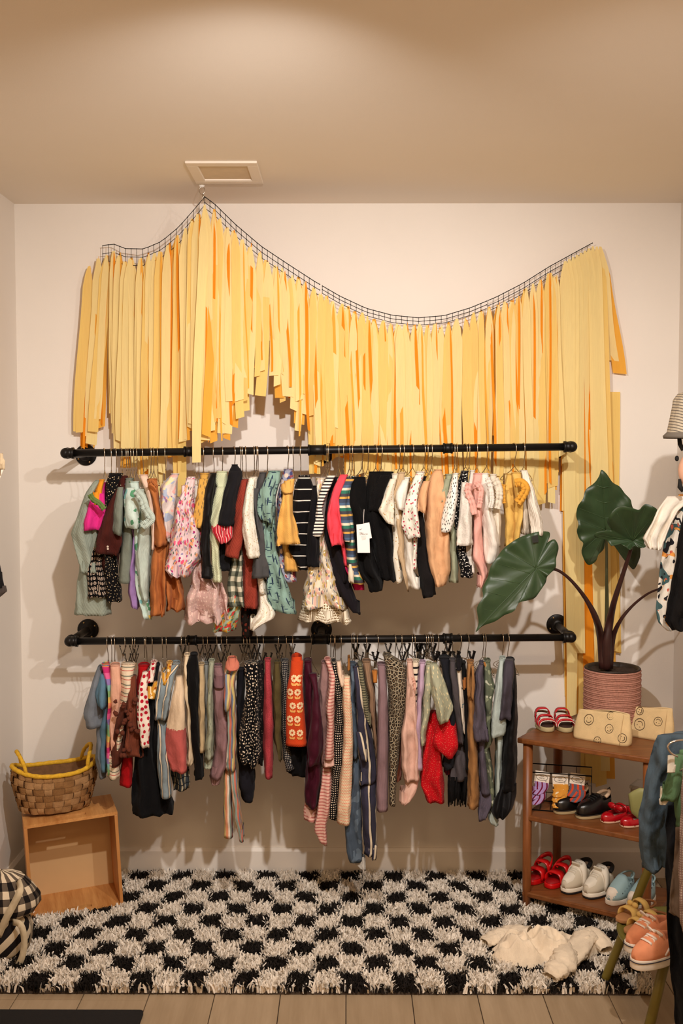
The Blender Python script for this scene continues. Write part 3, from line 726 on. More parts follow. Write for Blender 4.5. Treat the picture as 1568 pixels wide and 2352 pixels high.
U('breton_top', 'cream and black finely striped top with grey side panel on the upper rail', 'top',
  ('body', fab('heather_grey', (128, 124, 120)), 7, 'B 520 1230 1280, 660 1195 1255, 800 1200 1240, 880 1190 1235', {'hd': .05}),
  ('sleeve', m, 9, 'B 440 1262 1332, 540 1205 1290, 660 1172 1235, 760 1165 1215, 850 1140 1238, 930 1118 1232, 970 1115 1215, 1015 1160 1190', {'open': True, 'fold': .6}))
m = fab('aubergine', (44, 36, 44))
U('aubergine_trousers_set', 'very dark aubergine set with a long leg reaching down to the eyelet dress hem', 'outfit',
  ('body', m, 4, 'B 462 1275 1355, 600 1250 1325, 850 1245 1300, 1050 1200 1420, 1250 1285 1435, 1400 1335 1450', {'hd': .07}),
  ('leg', m, 5, 'B 1200 1290 1430, 1400 1335 1465, 1550 1395 1520, 1650 1455 1552, 1702 1515 1552', {'hd': .04}))
m = fab('cream_floral', (226, 212, 188), ('dots', 34, .27, (196, 164, 92), 1, (1.3, .7), 2), ('dots', 38, .18, (90, 92, 112), 1, (2.0, .8), 8), ('dots', 30, .22, (222, 176, 160), 1, (1, 1), 15), ('dots', 38, .12, (244, 236, 220), 1, (1, 1), 19))
lace = fab('eyelet_lace', (234, 222, 198), ('dots', 120, .34, (126, 100, 66), .25))
U('eyelet_hem_dress', 'cream dress with mustard and blue flowers and a scalloped eyelet hem, upper rail', 'dress',
  ('body', m, 5, 'B 470 1160 1240, 560 1150 1230, 800 1180 1230, 1000 1185 1240, 1150 1120 1290, 1300 1080 1330, 1450 1050 1400, 1620 1020 1462', {'fold': 2.0, 'hd': .07}),
  ('hem', lace, 6, 'B 1560 1028 1440, 1650 1012 1470, 1755 1000 1503', {'fold': 2.0, 'hd': .075}))
m = fab('coral_pink', (234, 74, 88))
U('coral_pink_sweater', 'bright coral pink sweater between dark aubergine set and multi-striped tee', 'sweater',
  ('body', m, 5, 'B 440 1375 1445, 700 1340 1400, 1000 1370 1420, 1250 1400 1440', {'hd': .05}),
  ('sleeve', m, 10, 'B 440 1372 1440, 520 1330 1415, 640 1292 1370, 780 1258 1375, 880 1250 1392, 1000 1270 1405, 1068 1300 1405', {'open': True, 'hd': .04}))
m = fab('multi_stripe', (60, 66, 84), ('hs', .056, [(0, (66, 74, 92)), (.22, (212, 162, 78)), (.34, (70, 66, 72)), (.52, (52, 112, 92)), (.70, (226, 212, 186)), (.84, (78, 98, 124))]))
U('multi_stripe_tee', 'tee with navy, teal, mustard and cream bands on the upper rail', 'tee',
  ('body', m, 7, 'C 455 210 350, 600 200 300, 900 240 330, 1200 250 352, 1300 260 380, 1405 290 425', {'fold': .6}),
  ('sleeve', m, 9, 'C 470 240 330, 560 180 285, 700 175 260, 850 195 290, 960 222 305, 1032 235 300', {'open': True, 'fold': .5}))
U('magenta_bodysuit', 'magenta bodysuit peeking out below the multi-striped tee', 'bodysuit',
  ('body', fab('magenta', (206, 34, 92)), 4, 'C 1000 212 260, 1150 215 270, 1280 240 290, 1380 280 420, 1440 310 420, 1525 335 398', {'hd': .05}),
  ('binding', fab('cream_bind', (224, 210, 186)), 9, 'C 1240 278 300, 1330 275 322, 1400 280 322, 1410 290 315', {'hd': .02}))
m = fab('jet', (17, 14, 14)); m2 = fab('jet_knit', (20, 16, 16), tex='knit')
U('jet_black_set', 'jet black two-piece set with a white swing tag on the upper rail', 'outfit',
  ('body', m, 7, 'C 460 300 430, 600 232 440, 740 245 450, 900 300 480, 1100 340 500, 1300 360 560, 1400 432 600, 1478 455 580', {'hd': .07}))
U('black_knit_sweater', 'black fluffy knit sweater directly right of the tagged black set', 'sweater',
  ('body', m2, 6, 'C 412 455 685, 480 440 680, 600 430 640, 800 410 662, 1000 460 680, 1250 500 695, 1350 530 705, 1410 600 690', {'hd': .08}),
  ('sleeve', m2, 8, 'C 440 560 660, 600 480 600, 760 460 580'))
# the swing tag with its print
TAGM = plain('tag_card', (238, 228, 220), .6); INK = plain('ink', (40, 36, 36), .7)
def card(q, Y, mbs=None):
    return MB().add([at(x, y, Y) for x, y in q]+[at(x, y, Y+.0012) for x, y in q], [(0, 1, 2, 3), (7, 6, 5, 4), (0, 4, 5, 1), (1, 5, 6, 2), (2, 6, 7, 3), (3, 7, 4, 0)])
YT = RY-.115-.011*7-.035
q = pathpx('C', [(346, 882), (458, 868), (468, 1136), (356, 1136)]); q2 = pathpx('C', [(405, 872), (462, 862), (485, 1003), (440, 1010)])
tg = thing('swing_tag', 'white card swing tag with black print hanging on the black set', 'tag', tuple(at(818, 1270, YT)), 0)
part('card', card(q, YT), TAGM, tg, smooth=False); part('card', card(q2, YT+.004), TAGM, tg, smooth=False)
def print_on(mb, px, py, Y, rot=0):
    c = at(px, py, Y); M = Matrix.Translation(c) @ Matrix.Rotation(PI/2, 4, 'X') @ Matrix.Rotation(rot, 4, 'Z'); return mb.xf(M)
cx = 730+400/3.92
part('print', print_on(text_mb('Nike', .0062), cx-2, 980+957/3.92, YT-.0008), INK, tg, smooth=False)
part('print', print_on(text_mb('2-Piece Set', .0058), cx+3, 980+968/3.92, YT-.0008, .06), INK, tg, smooth=False)
for i in range(4): part('print', print_on(MB().box((0, 0, 0), (.018-.002*i, .0006, .0001)), cx+3, 980+(985+i*11)/3.92, YT-.0008, .06), plain('ink_grey', (150, 144, 140), .7), tg, smooth=False)
sw = [(-.005, .0012), (-.0046, -.0008), (-.003, -.0018), (-.0005, -.0012), (.0055, .0032), (-.0012, .0002), (-.0032, -.0002), (-.0042, .0004)]
part('print', print_on(MB().prism(sw, 0, .0001), cx-4, 980+925/3.92, YT-.0008), INK, tg, smooth=False)
part('cord', MB().tube([at(730+410/3.92, 980+868/3.92, YT), at(730+412/3.92, 980+800/3.92, YT+.004), at(730+415/3.92, 980+745/3.92, YT+.01)], .0008, 5), TAGM, tg)
m = fab('cream_foil', (228, 218, 198), ('dots', 60, .12, (186, 150, 96), 1))
U('cream_kimono_onesie', 'cream onesie with tiny gold specks and wide short sleeve beside the black sweaters', 'onesie',
  ('body', m, 5, 'C 430 660 740, 600 650 730, 900 680 745, 1180 668 742, 1230 680 745, 1330 695 755, 1398 705 765', {'hd': .06}),
  ('sleeve', m, 9, 'C 470 650 710, 580 596 680, 700 560 690, 770 540 692, 850 590 692, 935 640 690', O))
U('tan_onesie', 'tan beige onesie between the gold-specked cream onesie and the plain white one', 'onesie',
  ('body', fab('tan_rib', (196, 168, 132), tex='rib'), 6, 'C 418 720 785, 500 690 780, 620 662 735, 800 690 760, 1000 708 770, 1200 718 792, 1350 760 812, 1500 812 832', {'hd': .06}))
m = fab('soft_white', (232, 226, 214))
U('white_snap_onesie', 'plain soft white onesie with short sleeve beside the tan one on the upper rail', 'onesie',
  ('body', m, 6, 'C 462 770 825, 600 740 800, 900 758 850, 1100 768 862, 1300 788 870, 1420 808 915, 1520 835 900', {'hd': .06}),
  ('sleeve', m, 9, 'C 480 758 820, 580 710 808, 640 696 792, 720 715 778, 800 732 770', O))
m = fab('white_sprig', (234, 226, 212), ('dots', 56, .17, (186, 66, 84), 1, (1, 1), 2), ('dots', 40, .13, (112, 124, 96), 1, (2.4, .8), 8))
U('sprig_print_tee', 'white tee with tiny red flowers and grey-green sprigs on the upper rail', 'tee',
  ('body', m, 6, 'C 412 885 960, 600 850 920, 900 850 900, 1100 850 892, 1285 850 890', {'hd': .06}),
  ('sleeve', m, 10, 'C 430 875 955, 540 832 915, 660 800 895, 780 765 905, 890 752 922, 980 790 928, 1032 822 850', {'open': True, 'hd': .04}))
m = fab('soot', (44, 38, 38))
U('soot_black_onesie', 'soot black onesie between the sprig print tee and the apricot bodysuit', 'onesie',
  ('body', m, 5, 'C 455 915 975, 540 870 960, 650 858 935, 800 885 945, 1000 888 975, 1200 890 1010, 1350 905 1060, 1480 935 1060, 1595 965 1012', {'hd': .07}))
m = fab('apricot', (216, 166, 122))
U('apricot_bodysuit', 'large plain apricot bodysuit with short sleeve on the upper rail', 'bodysuit',
  ('body', m, 8, 'C 392 1050 1115, 440 1010 1130, 560 965 1150, 800 948 1172, 1000 958 1190, 1200 985 1192, 1300 1005 1190, 1390 1040 1160, 1485 1070 1112', {'hd': .08, 'fold': .8}),
  ('sleeve', m, 10, 'C 490 950 1010, 580 910 985, 680 876 975, 740 890 970, 825 925 955', O))
m = fab('sage', (152, 156, 130))
U('sage_bodysuit', 'sage green bodysuit with bound leg opening right of the apricot bodysuit', 'bodysuit',
  ('body', m, 6, 'C 435 1150 1210, 560 1140 1200, 900 1170 1240, 1200 1188 1262, 1350 1182 1260, 1485 1200 1240', {'hd': .06}),
  ('sleeve', m, 8, 'C 470 1140 1195, 580 1112 1175, 650 1106 1165, 715 1118 1145', O))
m = fab('white_ticks', (238, 232, 222), ('dots', 74, .20, (24, 22, 24), .7, (1.9, .8), 2))
U('tick_print_tee', 'white tee with bold black tick marks on the upper rail', 'tee',
  ('body', m, 7, 'C 425 1220 1262, 600 1200 1265, 900 1210 1250', {'hd': .05}),
  ('sleeve', m, 10, 'C 430 1215 1262, 540 1185 1262, 660 1155 1255, 780 1122 1235, 880 1098 1222, 950 1108 1190', {'fold': .6}))
m = fab('black_squiggle', (22, 20, 22), ('dots', 62, .16, (232, 226, 216), 1, (.7, 2.2), 2), ('dots', 58, .10, (232, 226, 216), 1, (2.6, .7), 8))
U('squiggle_print_bodysuit', 'black bodysuit with white squiggle print beside the tick print tee', 'bodysuit',
  ('body', m, 7, 'C 405 1290 1355, 560 1240 1340, 800 1222 1300, 920 1232 1290, 1080 1255 1330, 1250 1268 1385, 1330 1285 1395, 1390 1310 1370', {'hd': .06}))
m = fab('oatmeal', (222, 214, 202), ('dots', 140, .22, (204, 194, 182), 1))
U('oatmeal_tee', 'oatmeal white long-bodied tee with short sleeve beside the pink ruffled tank', 'tee',
  ('body', m, 6, 'C 400 1370 1410, 600 1340 1390, 1000 1310 1390, 1200 1320 1390, 1320 1340 1415', {'hd': .05}),
  ('sleeve', m, 11, 'C 500 1292 1352, 620 1282 1365, 760 1270 1388, 880 1262 1390, 960 1245 1392, 1068 1238 1398', {'open': True, 'hd': .045, 'fold': .6}))
m = fab('candy_pink', (232, 172, 158))
U('pink_ruffle_tank', 'candy pink tank bodysuit with ruffled armholes on the upper rail', 'bodysuit',
  ('body', m, 8, 'C 425 1400 1490, 560 1370 1470, 760 1400 1475, 900 1398 1478, 1080 1392 1482, 1180 1385 1500, 1260 1430 1522, 1340 1462 1530, 1445 1432 1478', {'hd': .06}),
  ('ruffle', m, 11, lambda: ruffle(pathpx('C', [(1360, 510), (1350, 590), (1385, 680), (1410, 790)]), .026, .007, 6, 9), {'solid': .002}),
  ('ruffle', m, 11, lambda: ruffle(pathpx('C', [(1415, 500), (1465, 560), (1460, 650), (1450, 730)]), .022, .006, 6, 9), {'solid': .002}))
m = fab('white_jersey', (230, 222, 210))
U('white_ruffle_vest', 'white sleeveless bodysuit with frilled armhole, left of the cream frilled vest', 'bodysuit',
  ('body', m, 8, 'D 425 490 555, 560 475 580, 770 485 595, 900 495 630, 1050 505 655, 1170 515 650, 1225 525 625', {'hd': .06}),
  ('ruffle', m, 10, lambda: ruffle(pathpx('D', [(545, 460), (575, 560), (585, 660), (570, 730)]), .02, .006, 8, 9), {'solid': .002}))
U('cream_frill_vest', 'cream sleeveless vest with a deep frill, left of the pale yellow ruffled tops', 'vest',
  ('body', fab('cream_jersey', (224, 212, 192)), 6, 'D 435 565 625, 560 570 650, 760 580 660, 1000 590 665, 1080 600 655', {'hd': .06}),
  ('ruffle', MATS['cream_jersey'], 8, lambda: ruffle(pathpx('D', [(610, 470), (645, 550), (650, 640), (630, 740)]), .03, .008, 6, 7), {'solid': .002}))
m = fab('butter', (222, 180, 96))
U('butter_frill_blouse', 'pale butter yellow ruffled top, the left one of the two yellow ones', 'top',
  ('body', m, 5, 'D 430 720 780, 540 690 780, 700 690 800, 850 700 830, 1080 700 800', {'hd': .06}),
  ('ruffle', fab('amber', (220, 158, 60)), 7, lambda: ruffle(pathpx('D', [(690, 520), (680, 600), (690, 690)]), .022, .006, 5, 6), {'solid': .002}))
U('butter_ruffle_bodysuit', 'butter yellow bodysuit with crumpled amber frill, the right one of the two yellow ones', 'bodysuit',
  ('body', m, 7, 'D 420 760 850, 560 780 880, 700 795 875, 820 790 865, 950 780 842, 1060 775 830', {'hd': .06}),
  ('ruffle', MATS['amber'], 9, lambda: ruffle(pathpx('D', [(790, 510), (850, 505), (890, 560), (850, 640), (815, 690)]), .034, .009, 7, 8.5), {'solid': .002}))
m = fab('white_rib', (232, 222, 206), tex='rib', kscale=150)
U('white_rib_cardigan', 'white ribbed long-sleeved top at the right end of the upper rail', 'top',
  ('body', fab('greige_rib', (206, 192, 172), tex='rib', kscale=150), 6, 'D 400 840 900, 600 860 920, 800 850 935, 970 850 935', {'hd': .06}),
  ('sleeve', m, 9, 'D 395 848 905, 480 860 935, 600 890 975, 740 912 1015, 860 928 1040, 970 942 1055', {'hd': .04}))
LG = 'clothes hanging on the lower rail'
def Lw(name, label, cat, *pieces): return garment(name, label, cat, LG, pieces)
m = fab('slate', (116, 122, 130))
Lw('slate_tee', 'slate grey tee with wide sleeve at the far left end of the lower rail', 'tee',
  ('body', m, 0, 'E 490 375 440, 700 370 450, 1100 362 445, 1380 350 420, 1500 372 440, 1590 385 450', {'hd': .06}),
  ('sleeve', m, 2, 'E 490 365 430, 620 318 400, 780 268 420, 960 214 432, 1060 240 440, 1125 285 350', {'hd': .04, 'fold': .6}))
m = fab('blue_tee', (92, 126, 148))
Lw('blue_tee', 'dusty blue tee with gaping short sleeve beside the slate grey one', 'tee',
  ('body', m, 2, 'E 520 400 460, 700 410 480, 900 420 480, 1100 376 468, 1300 380 468, 1430 385 468, 1510 410 465'),
  ('sleeve', m, 5, 'E 560 395 455, 660 370 465, 780 328 465, 850 350 455, 955 405 440', O))
m = fab('rainbow', (120, 180, 170), ('hs', .13, [(0, (122, 176, 168)), (.14, (140, 118, 178)), (.28, (222, 96, 150)), (.42, (196, 48, 110)), (.56, (226, 136, 100)), (.70, (222, 190, 100)), (.84, (132, 178, 120))]))
Lw('rainbow_leggings', 'leggings with bright rainbow bands on the lower rail', 'leggings',
  ('body', m, 5, 'E 468 402 492, 560 425 495, 640 450 505, 760 480 512, 900 470 505, 1100 455 495, 1400 460 505, 1545 468 505', {'hd': .07}))
Lw('peach_trousers', 'plain peach trousers right of the rainbow leggings', 'trousers',
  ('body', fab('peach', (226, 172, 146)), 6, 'E 470 490 592, 600 490 604, 800 494 600, 1000 492 590, 1150 488 560, 1400 500 560, 1740 522 555', {'hd': .07}))
m = fab('cream_retro', (226, 206, 178), ('hs', .026, [(0, (226, 206, 178)), (.42, (188, 70, 62)), (.5, (226, 206, 178)), (.78, (128, 128, 110)), (.92, (226, 206, 178))]))
Lw('retro_stripe_trousers', 'cream trousers with thin red and grey stripes on the lower rail', 'trousers',
  ('body', m, 6, 'E 455 600 745, 520 588 740, 640 590 720, 780 580 690, 950 570 660, 1200 500 620, 1400 462 590, 1585 456 598', {'hd': .08}))
m = fab('brown_mohair', (94, 48, 34), tex='fuzz'); mm = fab('brown_rib', (112, 58, 40), tex='rib', kscale=120)
def pompoms():
    out = []; random.seed(3)
    for i in range(26):
        x, y = random.choice(((random.uniform(540, 650), random.uniform(820, 1400)), (random.uniform(650, 800), random.uniform(800, 1330))))
        c = at(140+x/4.356, 1420+y/4.356, RY-.115-.011*8-random.uniform(0, .006)); r = random.uniform(.006, .009)
        b = MB().ball(c, r, 8, 5); b.v = [tuple(Vector(v)+Vector((random.gauss(0, .001), random.gauss(0, .001), random.gauss(0, .001)))) for v in b.v]; out.append(b)
    return out
bob = Lw('bobble_cardigan', 'brown fuzzy mohair cardigan with knitted bobbles on the lower rail', 'cardigan',
  ('body', m, 6, 'E 590 650 740, 750 625 730, 900 575 720, 1050 540 700, 1200 510 660, 1350 498 650, 1445 500 610', {'hd': .07, 'fold': 1.4}),
  ('sleeve', mm, 8, 'E 580 680 755, 750 655 755, 950 655 775, 1150 650 800, 1300 640 825, 1385 645 832', {'hd': .045}))
for b in pompoms(): part('bobble', b, m, bob)
m = fab('cherry', (170, 16, 22))
Lw('cherry_red_top', 'cherry red top behind the bobble cardigan, its hem showing below', 'top',
  ('body', m, 4, 'E 470 770 890, 560 768 840, 800 740 800, 1200 640 740, 1400 605 720, 1600 588 712, 1785 615 692', {'hd': .07}))
m = fab('red_dots', (236, 222, 206), ('dots', 52, .30, (178, 24, 44), .45))
Lw('red_spot_blouse', 'cream blouse with large red spots on the lower rail', 'blouse',
  ('body', m, 6, 'E 440 900 960, 520 880 940, 640 860 930', {'hd': .05}),
  ('sleeve', m, 9, 'E 540 815 872, 680 782 865, 800 765 872, 950 755 882, 1100 770 890, 1240 795 884, 1360 828 855'))
m = fab('black_denim', (30, 29, 33), tex='rib', kscale=400)
Lw('black_denim_dress', 'long black denim pinafore dress with wide hem beside the red spotted blouse', 'dress',
  ('body', m, 5, 'E 470 890 990, 620 870 960, 800 865 950, 1000 840 965, 1200 765 968, 1400 730 985, 1600 708 1040, 1860 680 1142, 1930 700 1140, 1985 730 940', {'hd': .08}))
m = fab('marigold_floral', (206, 148, 52), ('dots', 60, .28, (238, 214, 170), 1), ('dots', 50, .18, (150, 66, 30), 1, (1, 1), 5))
Lw('marigold_tee', 'marigold flower print tee tucked behind the blue striped jumpsuit', 'tee',
  ('body', m, 6, 'E 448 1058 1112, 560 1050 1100, 650 1000 1060', {'hd': .05}),
  ('sleeve', m, 9, 'E 640 930 965, 700 900 960, 770 865 945, 865 885 925', O))
m = fab('blue_ticking', (128, 144, 150), ('vs', .03, [(0, (132, 146, 152)), (.42, (52, 56, 74)), (.5, (224, 208, 180)), (.72, (52, 56, 74)), (.8, (132, 146, 152))]))
Lw('blue_striped_jumpsuit', 'dusty blue jumpsuit with cream and navy stripes down the leg, lower rail', 'jumpsuit',
  ('body', m, 7, 'E 455 1110 1190, 560 985 1145, 700 960 1120, 850 930 1100, 1000 928 1065', {'hd': .08}),
  ('leg', m, 8, 'E 1000 940 1062, 1080 968 1075, 1300 955 1082, 1500 958 1092, 1700 985 1102, 1785 998 1106', {'hd': .05, 'fold': .6}))
m = fab('plaid', (66, 76, 84), ('line', 0, .024, .28, (196, 186, 160)), ('line', 1, .022, .14, (30, 34, 40)))
Lw('plaid_dress', 'dark blue and cream plaid dress, only its hem showing under the dip-dyed sweater', 'dress',
  ('body', m, 3, 'E 1300 1100 1250, 1540 1095 1300, 1650 1110 1300, 1705 1118 1282', {'hd': .06}))
m = fab('dip_dye', (222, 196, 164), ('dip', at(400, 1672, RY-.2).z, (196, 96, 90), .02))
Lw('dip_dyed_sweater', 'cream sweater with a rose pink dip-dyed sleeve on the lower rail', 'sweater',
  ('body', fab('cream_cable', (220, 198, 164), tex='rib', kscale=70), 6, 'E 370 1235 1285, 520 1220 1270, 700 1220 1290, 900 1255 1305, 1150 1260 1312, 1390 1262 1355, 1460 1250 1320', {'hd': .07}),
  ('sleeve', m, 10, 'E 585 1150 1212, 720 1128 1235, 900 1090 1245, 1100 1048 1252, 1300 1032 1262, 1420 1060 1268, 1530 1105 1266', {'hd': .05, 'fold': .7}))
Lw('black_leggings', 'plain black leggings right of the dip-dyed sweater', 'leggings',
  ('body', fab('matte_black', (20, 17, 17)), 7, 'F 365 165 228, 460 112 245, 700 128 250, 1000 160 252, 1200 172 262, 1400 196 288, 1595 204 290', {'hd': .07}))
Lw('sand_trousers', 'sand beige straight trousers between black leggings and leaf-print joggers', 'trousers',
  ('body', fab('sand', (186, 162, 124)), 7, 'F 465 245 298, 700 245 306, 1000 245 312, 1250 248 308, 1440 262 300', {'hd': .06}))
Lw('fog_blue_trousers', 'narrow fog blue trousers squeezed beside the sand beige ones', 'trousers',
  ('body', fab('fog_blue', (128, 132, 130)), 5, 'F 455 300 350, 700 304 345, 1000 308 340, 1350 300 340', {'hd': .06}))
m = fab('sage_leaf', (156, 160, 138), ('dots', 44, .14, (118, 122, 104), 1, (2.2, .8), 4))
Lw('leaf_print_joggers', 'pale sage joggers with faint leaf print and cuffed ankle on the lower rail', 'joggers',
  ('body', m, 7, 'F 430 345 402, 700 336 388, 1000 325 392, 1250 312 392, 1395 300 388', {'hd': .06}),
  ('cuff', m, 8, 'F 1385 298 390, 1440 294 386, 1495 296 380', {'hd': .045, 'fold': .5}))
m = fab('mauve_denim', (142, 108, 110))
Lw('mauve_jeans', 'dusty mauve jeans with stitched pockets and turn-ups on the lower rail', 'jeans',
  ('body', m, 7, 'F 480 392 475, 560 388 505, 700 385 522, 900 395 512, 1000 400 525, 1100 405 540, 1300 402 542, 1450 380 530, 1590 350 475', {'hd': .07}),
  ('pocket', fab('mauve_dark', (122, 90, 94)), 8.6, 'F 600 392 460, 660 388 500, 690 395 502', {'hd': .06, 'fold': .2}),
  ('turn_up', fab('mauve_light', (168, 134, 132), ('line', 0, .008, .3, (130, 96, 98))), 7.6, 'F 1575 346 482, 1655 368 455', {'hd': .07, 'fold': .4}))
m = fab('pastel_stripe', (206, 186, 160), ('vs', .05, [(0, (200, 178, 116)), (.2, (212, 142, 104)), (.38, (226, 208, 190)), (.5, (136, 150, 140)), (.66, (196, 108, 88)), (.8, (120, 132, 150))]))
Lw('pastel_striped_set', 'pastel striped top and long flared trousers hanging low on the lower rail', 'outfit',
  ('body', m, 7, 'F 405 530 625, 480 503 658, 560 498 615, 680 500 608, 800 520 612, 900 535 620, 1150 533 618, 1500 505 622', {'hd': .07}),
  ('sleeve', m, 10, 'F 560 500 560, 680 500 566, 780 496 572, 850 500 565, 925 505 550', O),
  ('collar', fab('coral_collar', (206, 122, 100)), 9, 'F 405 532 628, 450 510 655, 500 505 655, 520 530 630', {'hd': .05, 'fold': .3}),
  ('leg', m, 6, 'F 1400 502 590, 1600 498 575, 1800 494 578, 2000 496 582, 2190 500 590', {'hd': .05, 'fold': .7}),
  ('leg', m, 8, 'F 1400 540 622, 1600 556 626, 1800 580 645, 2000 605 668, 2225 648 696', {'hd': .05, 'fold': .7}))
m = fab('midnight', (48, 46, 58))
Lw('midnight_romper', 'midnight blue romper behind the polka dot dress, its puffed leg showing below', 'romper',
  ('body', m, 3, 'F 520 630 705, 900 622 700, 1300 630 720, 1450 632 785, 1600 638 812, 1720 650 805, 1800 675 795, 1832 700 745', {'hd': .07}))
m = fab('polka', (18, 16, 20), ('dots', 88, .22, (226, 206, 180), .6))
Lw('polka_dot_dress', 'black dress with small cream polka dots on the lower rail', 'dress',
  ('body', m, 8, 'F 450 692 845, 560 700 845, 700 712 842, 860 690 842, 1000 668 850, 1150 645 868, 1300 640 872, 1400 648 830, 1515 750 822', {'hd': .08, 'fold': 1.3}))
Lw('black_lace_skirt', 'black lace skirt squeezed between polka dot dress and rose red leggings', 'skirt',
  ('body', fab('black_lace', (40, 34, 34), ('dots', 90, .2, (96, 84, 76), 1)), 5, 'F 450 838 892, 700 840 895, 1000 840 895, 1300 845 892, 1460 848 885', {'hd': .06}))
m = fab('rose_marl', (168, 64, 70), ('dots', 260, .3, (150, 44, 56), 1))
Lw('rose_leggings', 'rose red marled leggings on the lower rail', 'leggings',
  ('body', m, 8, 'F 420 906 966, 600 903 968, 800 898 984, 1000 888 992, 1250 884 992, 1450 895 990, 1585 905 985', {'hd': .06, 'fold': .7}))
Lw('olive_trousers', 'olive green narrow trousers left of the dotted navy dress', 'trousers',
  ('body', fab('olive', (82, 70, 40)), 7, 'F 440 1000 1055, 700 980 1072, 1000 985 1074, 1250 1000 1070, 1380 1035 1070, 1475 1045 1068', {'hd': .06}))
m = fab('navy_pin', (40, 40, 52), ('dots', 170, .24, (196, 186, 172), .1))
Lw('navy_pindot_dress', 'navy dress with tight white pin dots between olive trousers and orange skirt', 'dress',
  ('body', m, 6, 'F 430 1068 1140, 600 1070 1150, 900 1075 1125, 1200 1078 1130, 1400 1085 1190, 1480 1110 1208, 1545 1118 1160', {'hd': .07}))
m = fab('orange_knit', (196, 66, 28), tex='knit', kscale=180)
FLW = plain('flower_cream', (236, 206, 160), .9); FLY = plain('flower_gold', (224, 166, 92), .9)
from mathutils.bvhtree import BVHTree
sk = cloth_tube(rows('F 425 1168 1292, 490 1160 1290, 545 1155 1286, 700 1122 1290, 900 1112 1305, 1100 1110 1322, 1268 1108 1336'), 9, .05, False, .12)
skb = BVHTree.FromPolygons([Vector(v) for v in sk.v], sk.f)
def onskirt(P):
    out = []
    for p in P:
        h_ = skb.ray_cast(Vector((p.x, -1.2, p.z)), Vector((0, 1, 0)))
        out.append(Vector((p.x, (h_[0].y if h_[0] else RY-.14)-.0016, p.z)))
    return out
def flowers():
    out = []
    V = np.array(sk.v); 
    def fy(x, z):
        d = (V[:, 0]-x)**2+(V[:, 2]-z)**2*.6+(V[:, 1]+.45)**2*.02; i = int(np.argmin(d+np.where(V[:, 1] > RY-.09, 1, 0))); return V[i, 1]-.0022
    for r, (cy, xs) in enumerate(((612, (1196, 1250)), (745, (1158, 1232)), (880, (1184, 1256)), (1015, (1156, 1230)), (1152, (1178, 1256)))):
        for x in xs:
            c = at(400+x/4.356, 1420+cy/4.356, RY-.22); y = fy(c.x, c.z); c.y = y; cream, gold = MB(), MB()
            for k in range(8):
                a = PI/4*k+.2; p = [(math.cos(a-.26)*.0034, math.sin(a-.26)*.0034), (math.cos(a-.36)*.0102, math.sin(a-.36)*.0102), (math.cos(a)*.0115, math.sin(a)*.0115), (math.cos(a+.36)*.0102, math.sin(a+.36)*.0102), (math.cos(a+.26)*.0034, math.sin(a+.26)*.0034)]
                q = onskirt([Vector((c.x+u*.95, y-.001, c.z+v)) for u, v in p]); cream.add(q+[v_+Vector((0, .003, 0)) for v_ in q], [(0, 1, 2, 3, 4), (0, 5, 6, 1), (1, 6, 7, 2), (2, 7, 8, 3), (3, 8, 9, 4)])
            q = onskirt([Vector((c.x+u, y, c.z+v)) for u, v in ((-.0009, -.0108), (.0009, -.0108), (.0009, -.0225), (-.0009, -.0225))]); gold.add(q+[v_+Vector((0, .003, 0)) for v_ in q], [(0, 1, 2, 3), (0, 4, 5, 1), (1, 5, 6, 2), (2, 6, 7, 3), (3, 7, 4, 0)])
            for s in (-1, 1):
                p = [(s*.0002, -.0215), (s*.0012, -.018), (s*.0045, -.0148), (s*.0098, -.0128), (s*.0095, -.0185), (s*.0055, -.0225)]
                q = onskirt([Vector((c.x+u*.95, y-.001, c.z+v)) for u, v in p]); gold.add(q+[v_+Vector((0, .003, 0)) for v_ in q], [tuple(range(6)), tuple(range(11, 5, -1))]+[(i, (i+1) % 6, 6+(i+1) % 6, 6+i) for i in range(6)])
            out.append((cream, gold))
    return out
fks = Lw('flower_knit_skirt', 'orange knit skirt with rows of cream flowers on the lower rail', 'skirt',
  ('body', m, 9, sk), ('waistband', m, 9.6, 'F 425 1165 1290, 500 1160 1290', {'hd': .075, 'fold': .3}))
for fc, fg in flowers():
    part('knitted_leaf', fg, FLY, part('knitted_flower', fc, FLW, fks, smooth=False), smooth=False)
Lw('black_flared_skirt', 'black flared skirt hanging behind and below the orange flower skirt', 'skirt',
  ('body', fab('black_crepe', (18, 15, 17)), 4, 'F 1100 1150 1330, 1260 1145 1340, 1400 1135 1345, 1530 1140 1340, 1610 1250 1320', {'hd': .06}))
m = fab('burgundy_velvet', (62, 12, 30), tex='velvet')
Lw('burgundy_velvet_dress', 'burgundy velvet dress with gathered sleeve on the lower rail', 'dress',
  ('body', m, 6, 'F 430 1300 1372, 560 1290 1385, 800 1292 1400, 1100 1312 1440, 1400 1325 1480, 1600 1305 1475, 1730 1300 1460, 1865 1312 1450', {'hd': .08}),
  ('sleeve', m, 10, 'F 560 1345 1425, 620 1360 1432, 720 1385 1442, 900 1372 1462, 1100 1350 1482, 1300 1332 1492, 1465 1335 1450', {'hd': .04}))
Lw('dusty_plum_dress', 'dusty plum dress between burgundy velvet dress and pink striped romper', 'dress',
  ('body', fab('dusty_plum', (150, 116, 112)), 5, 'G 405 352 425, 600 328 425, 900 330 420, 1200 340 400, 1340 350 400', {'hd': .07}))
m = fab('pink_stripe', (214, 164, 150), ('hs', .0105, [(0, (220, 176, 160)), (.6, (186, 112, 104))]))
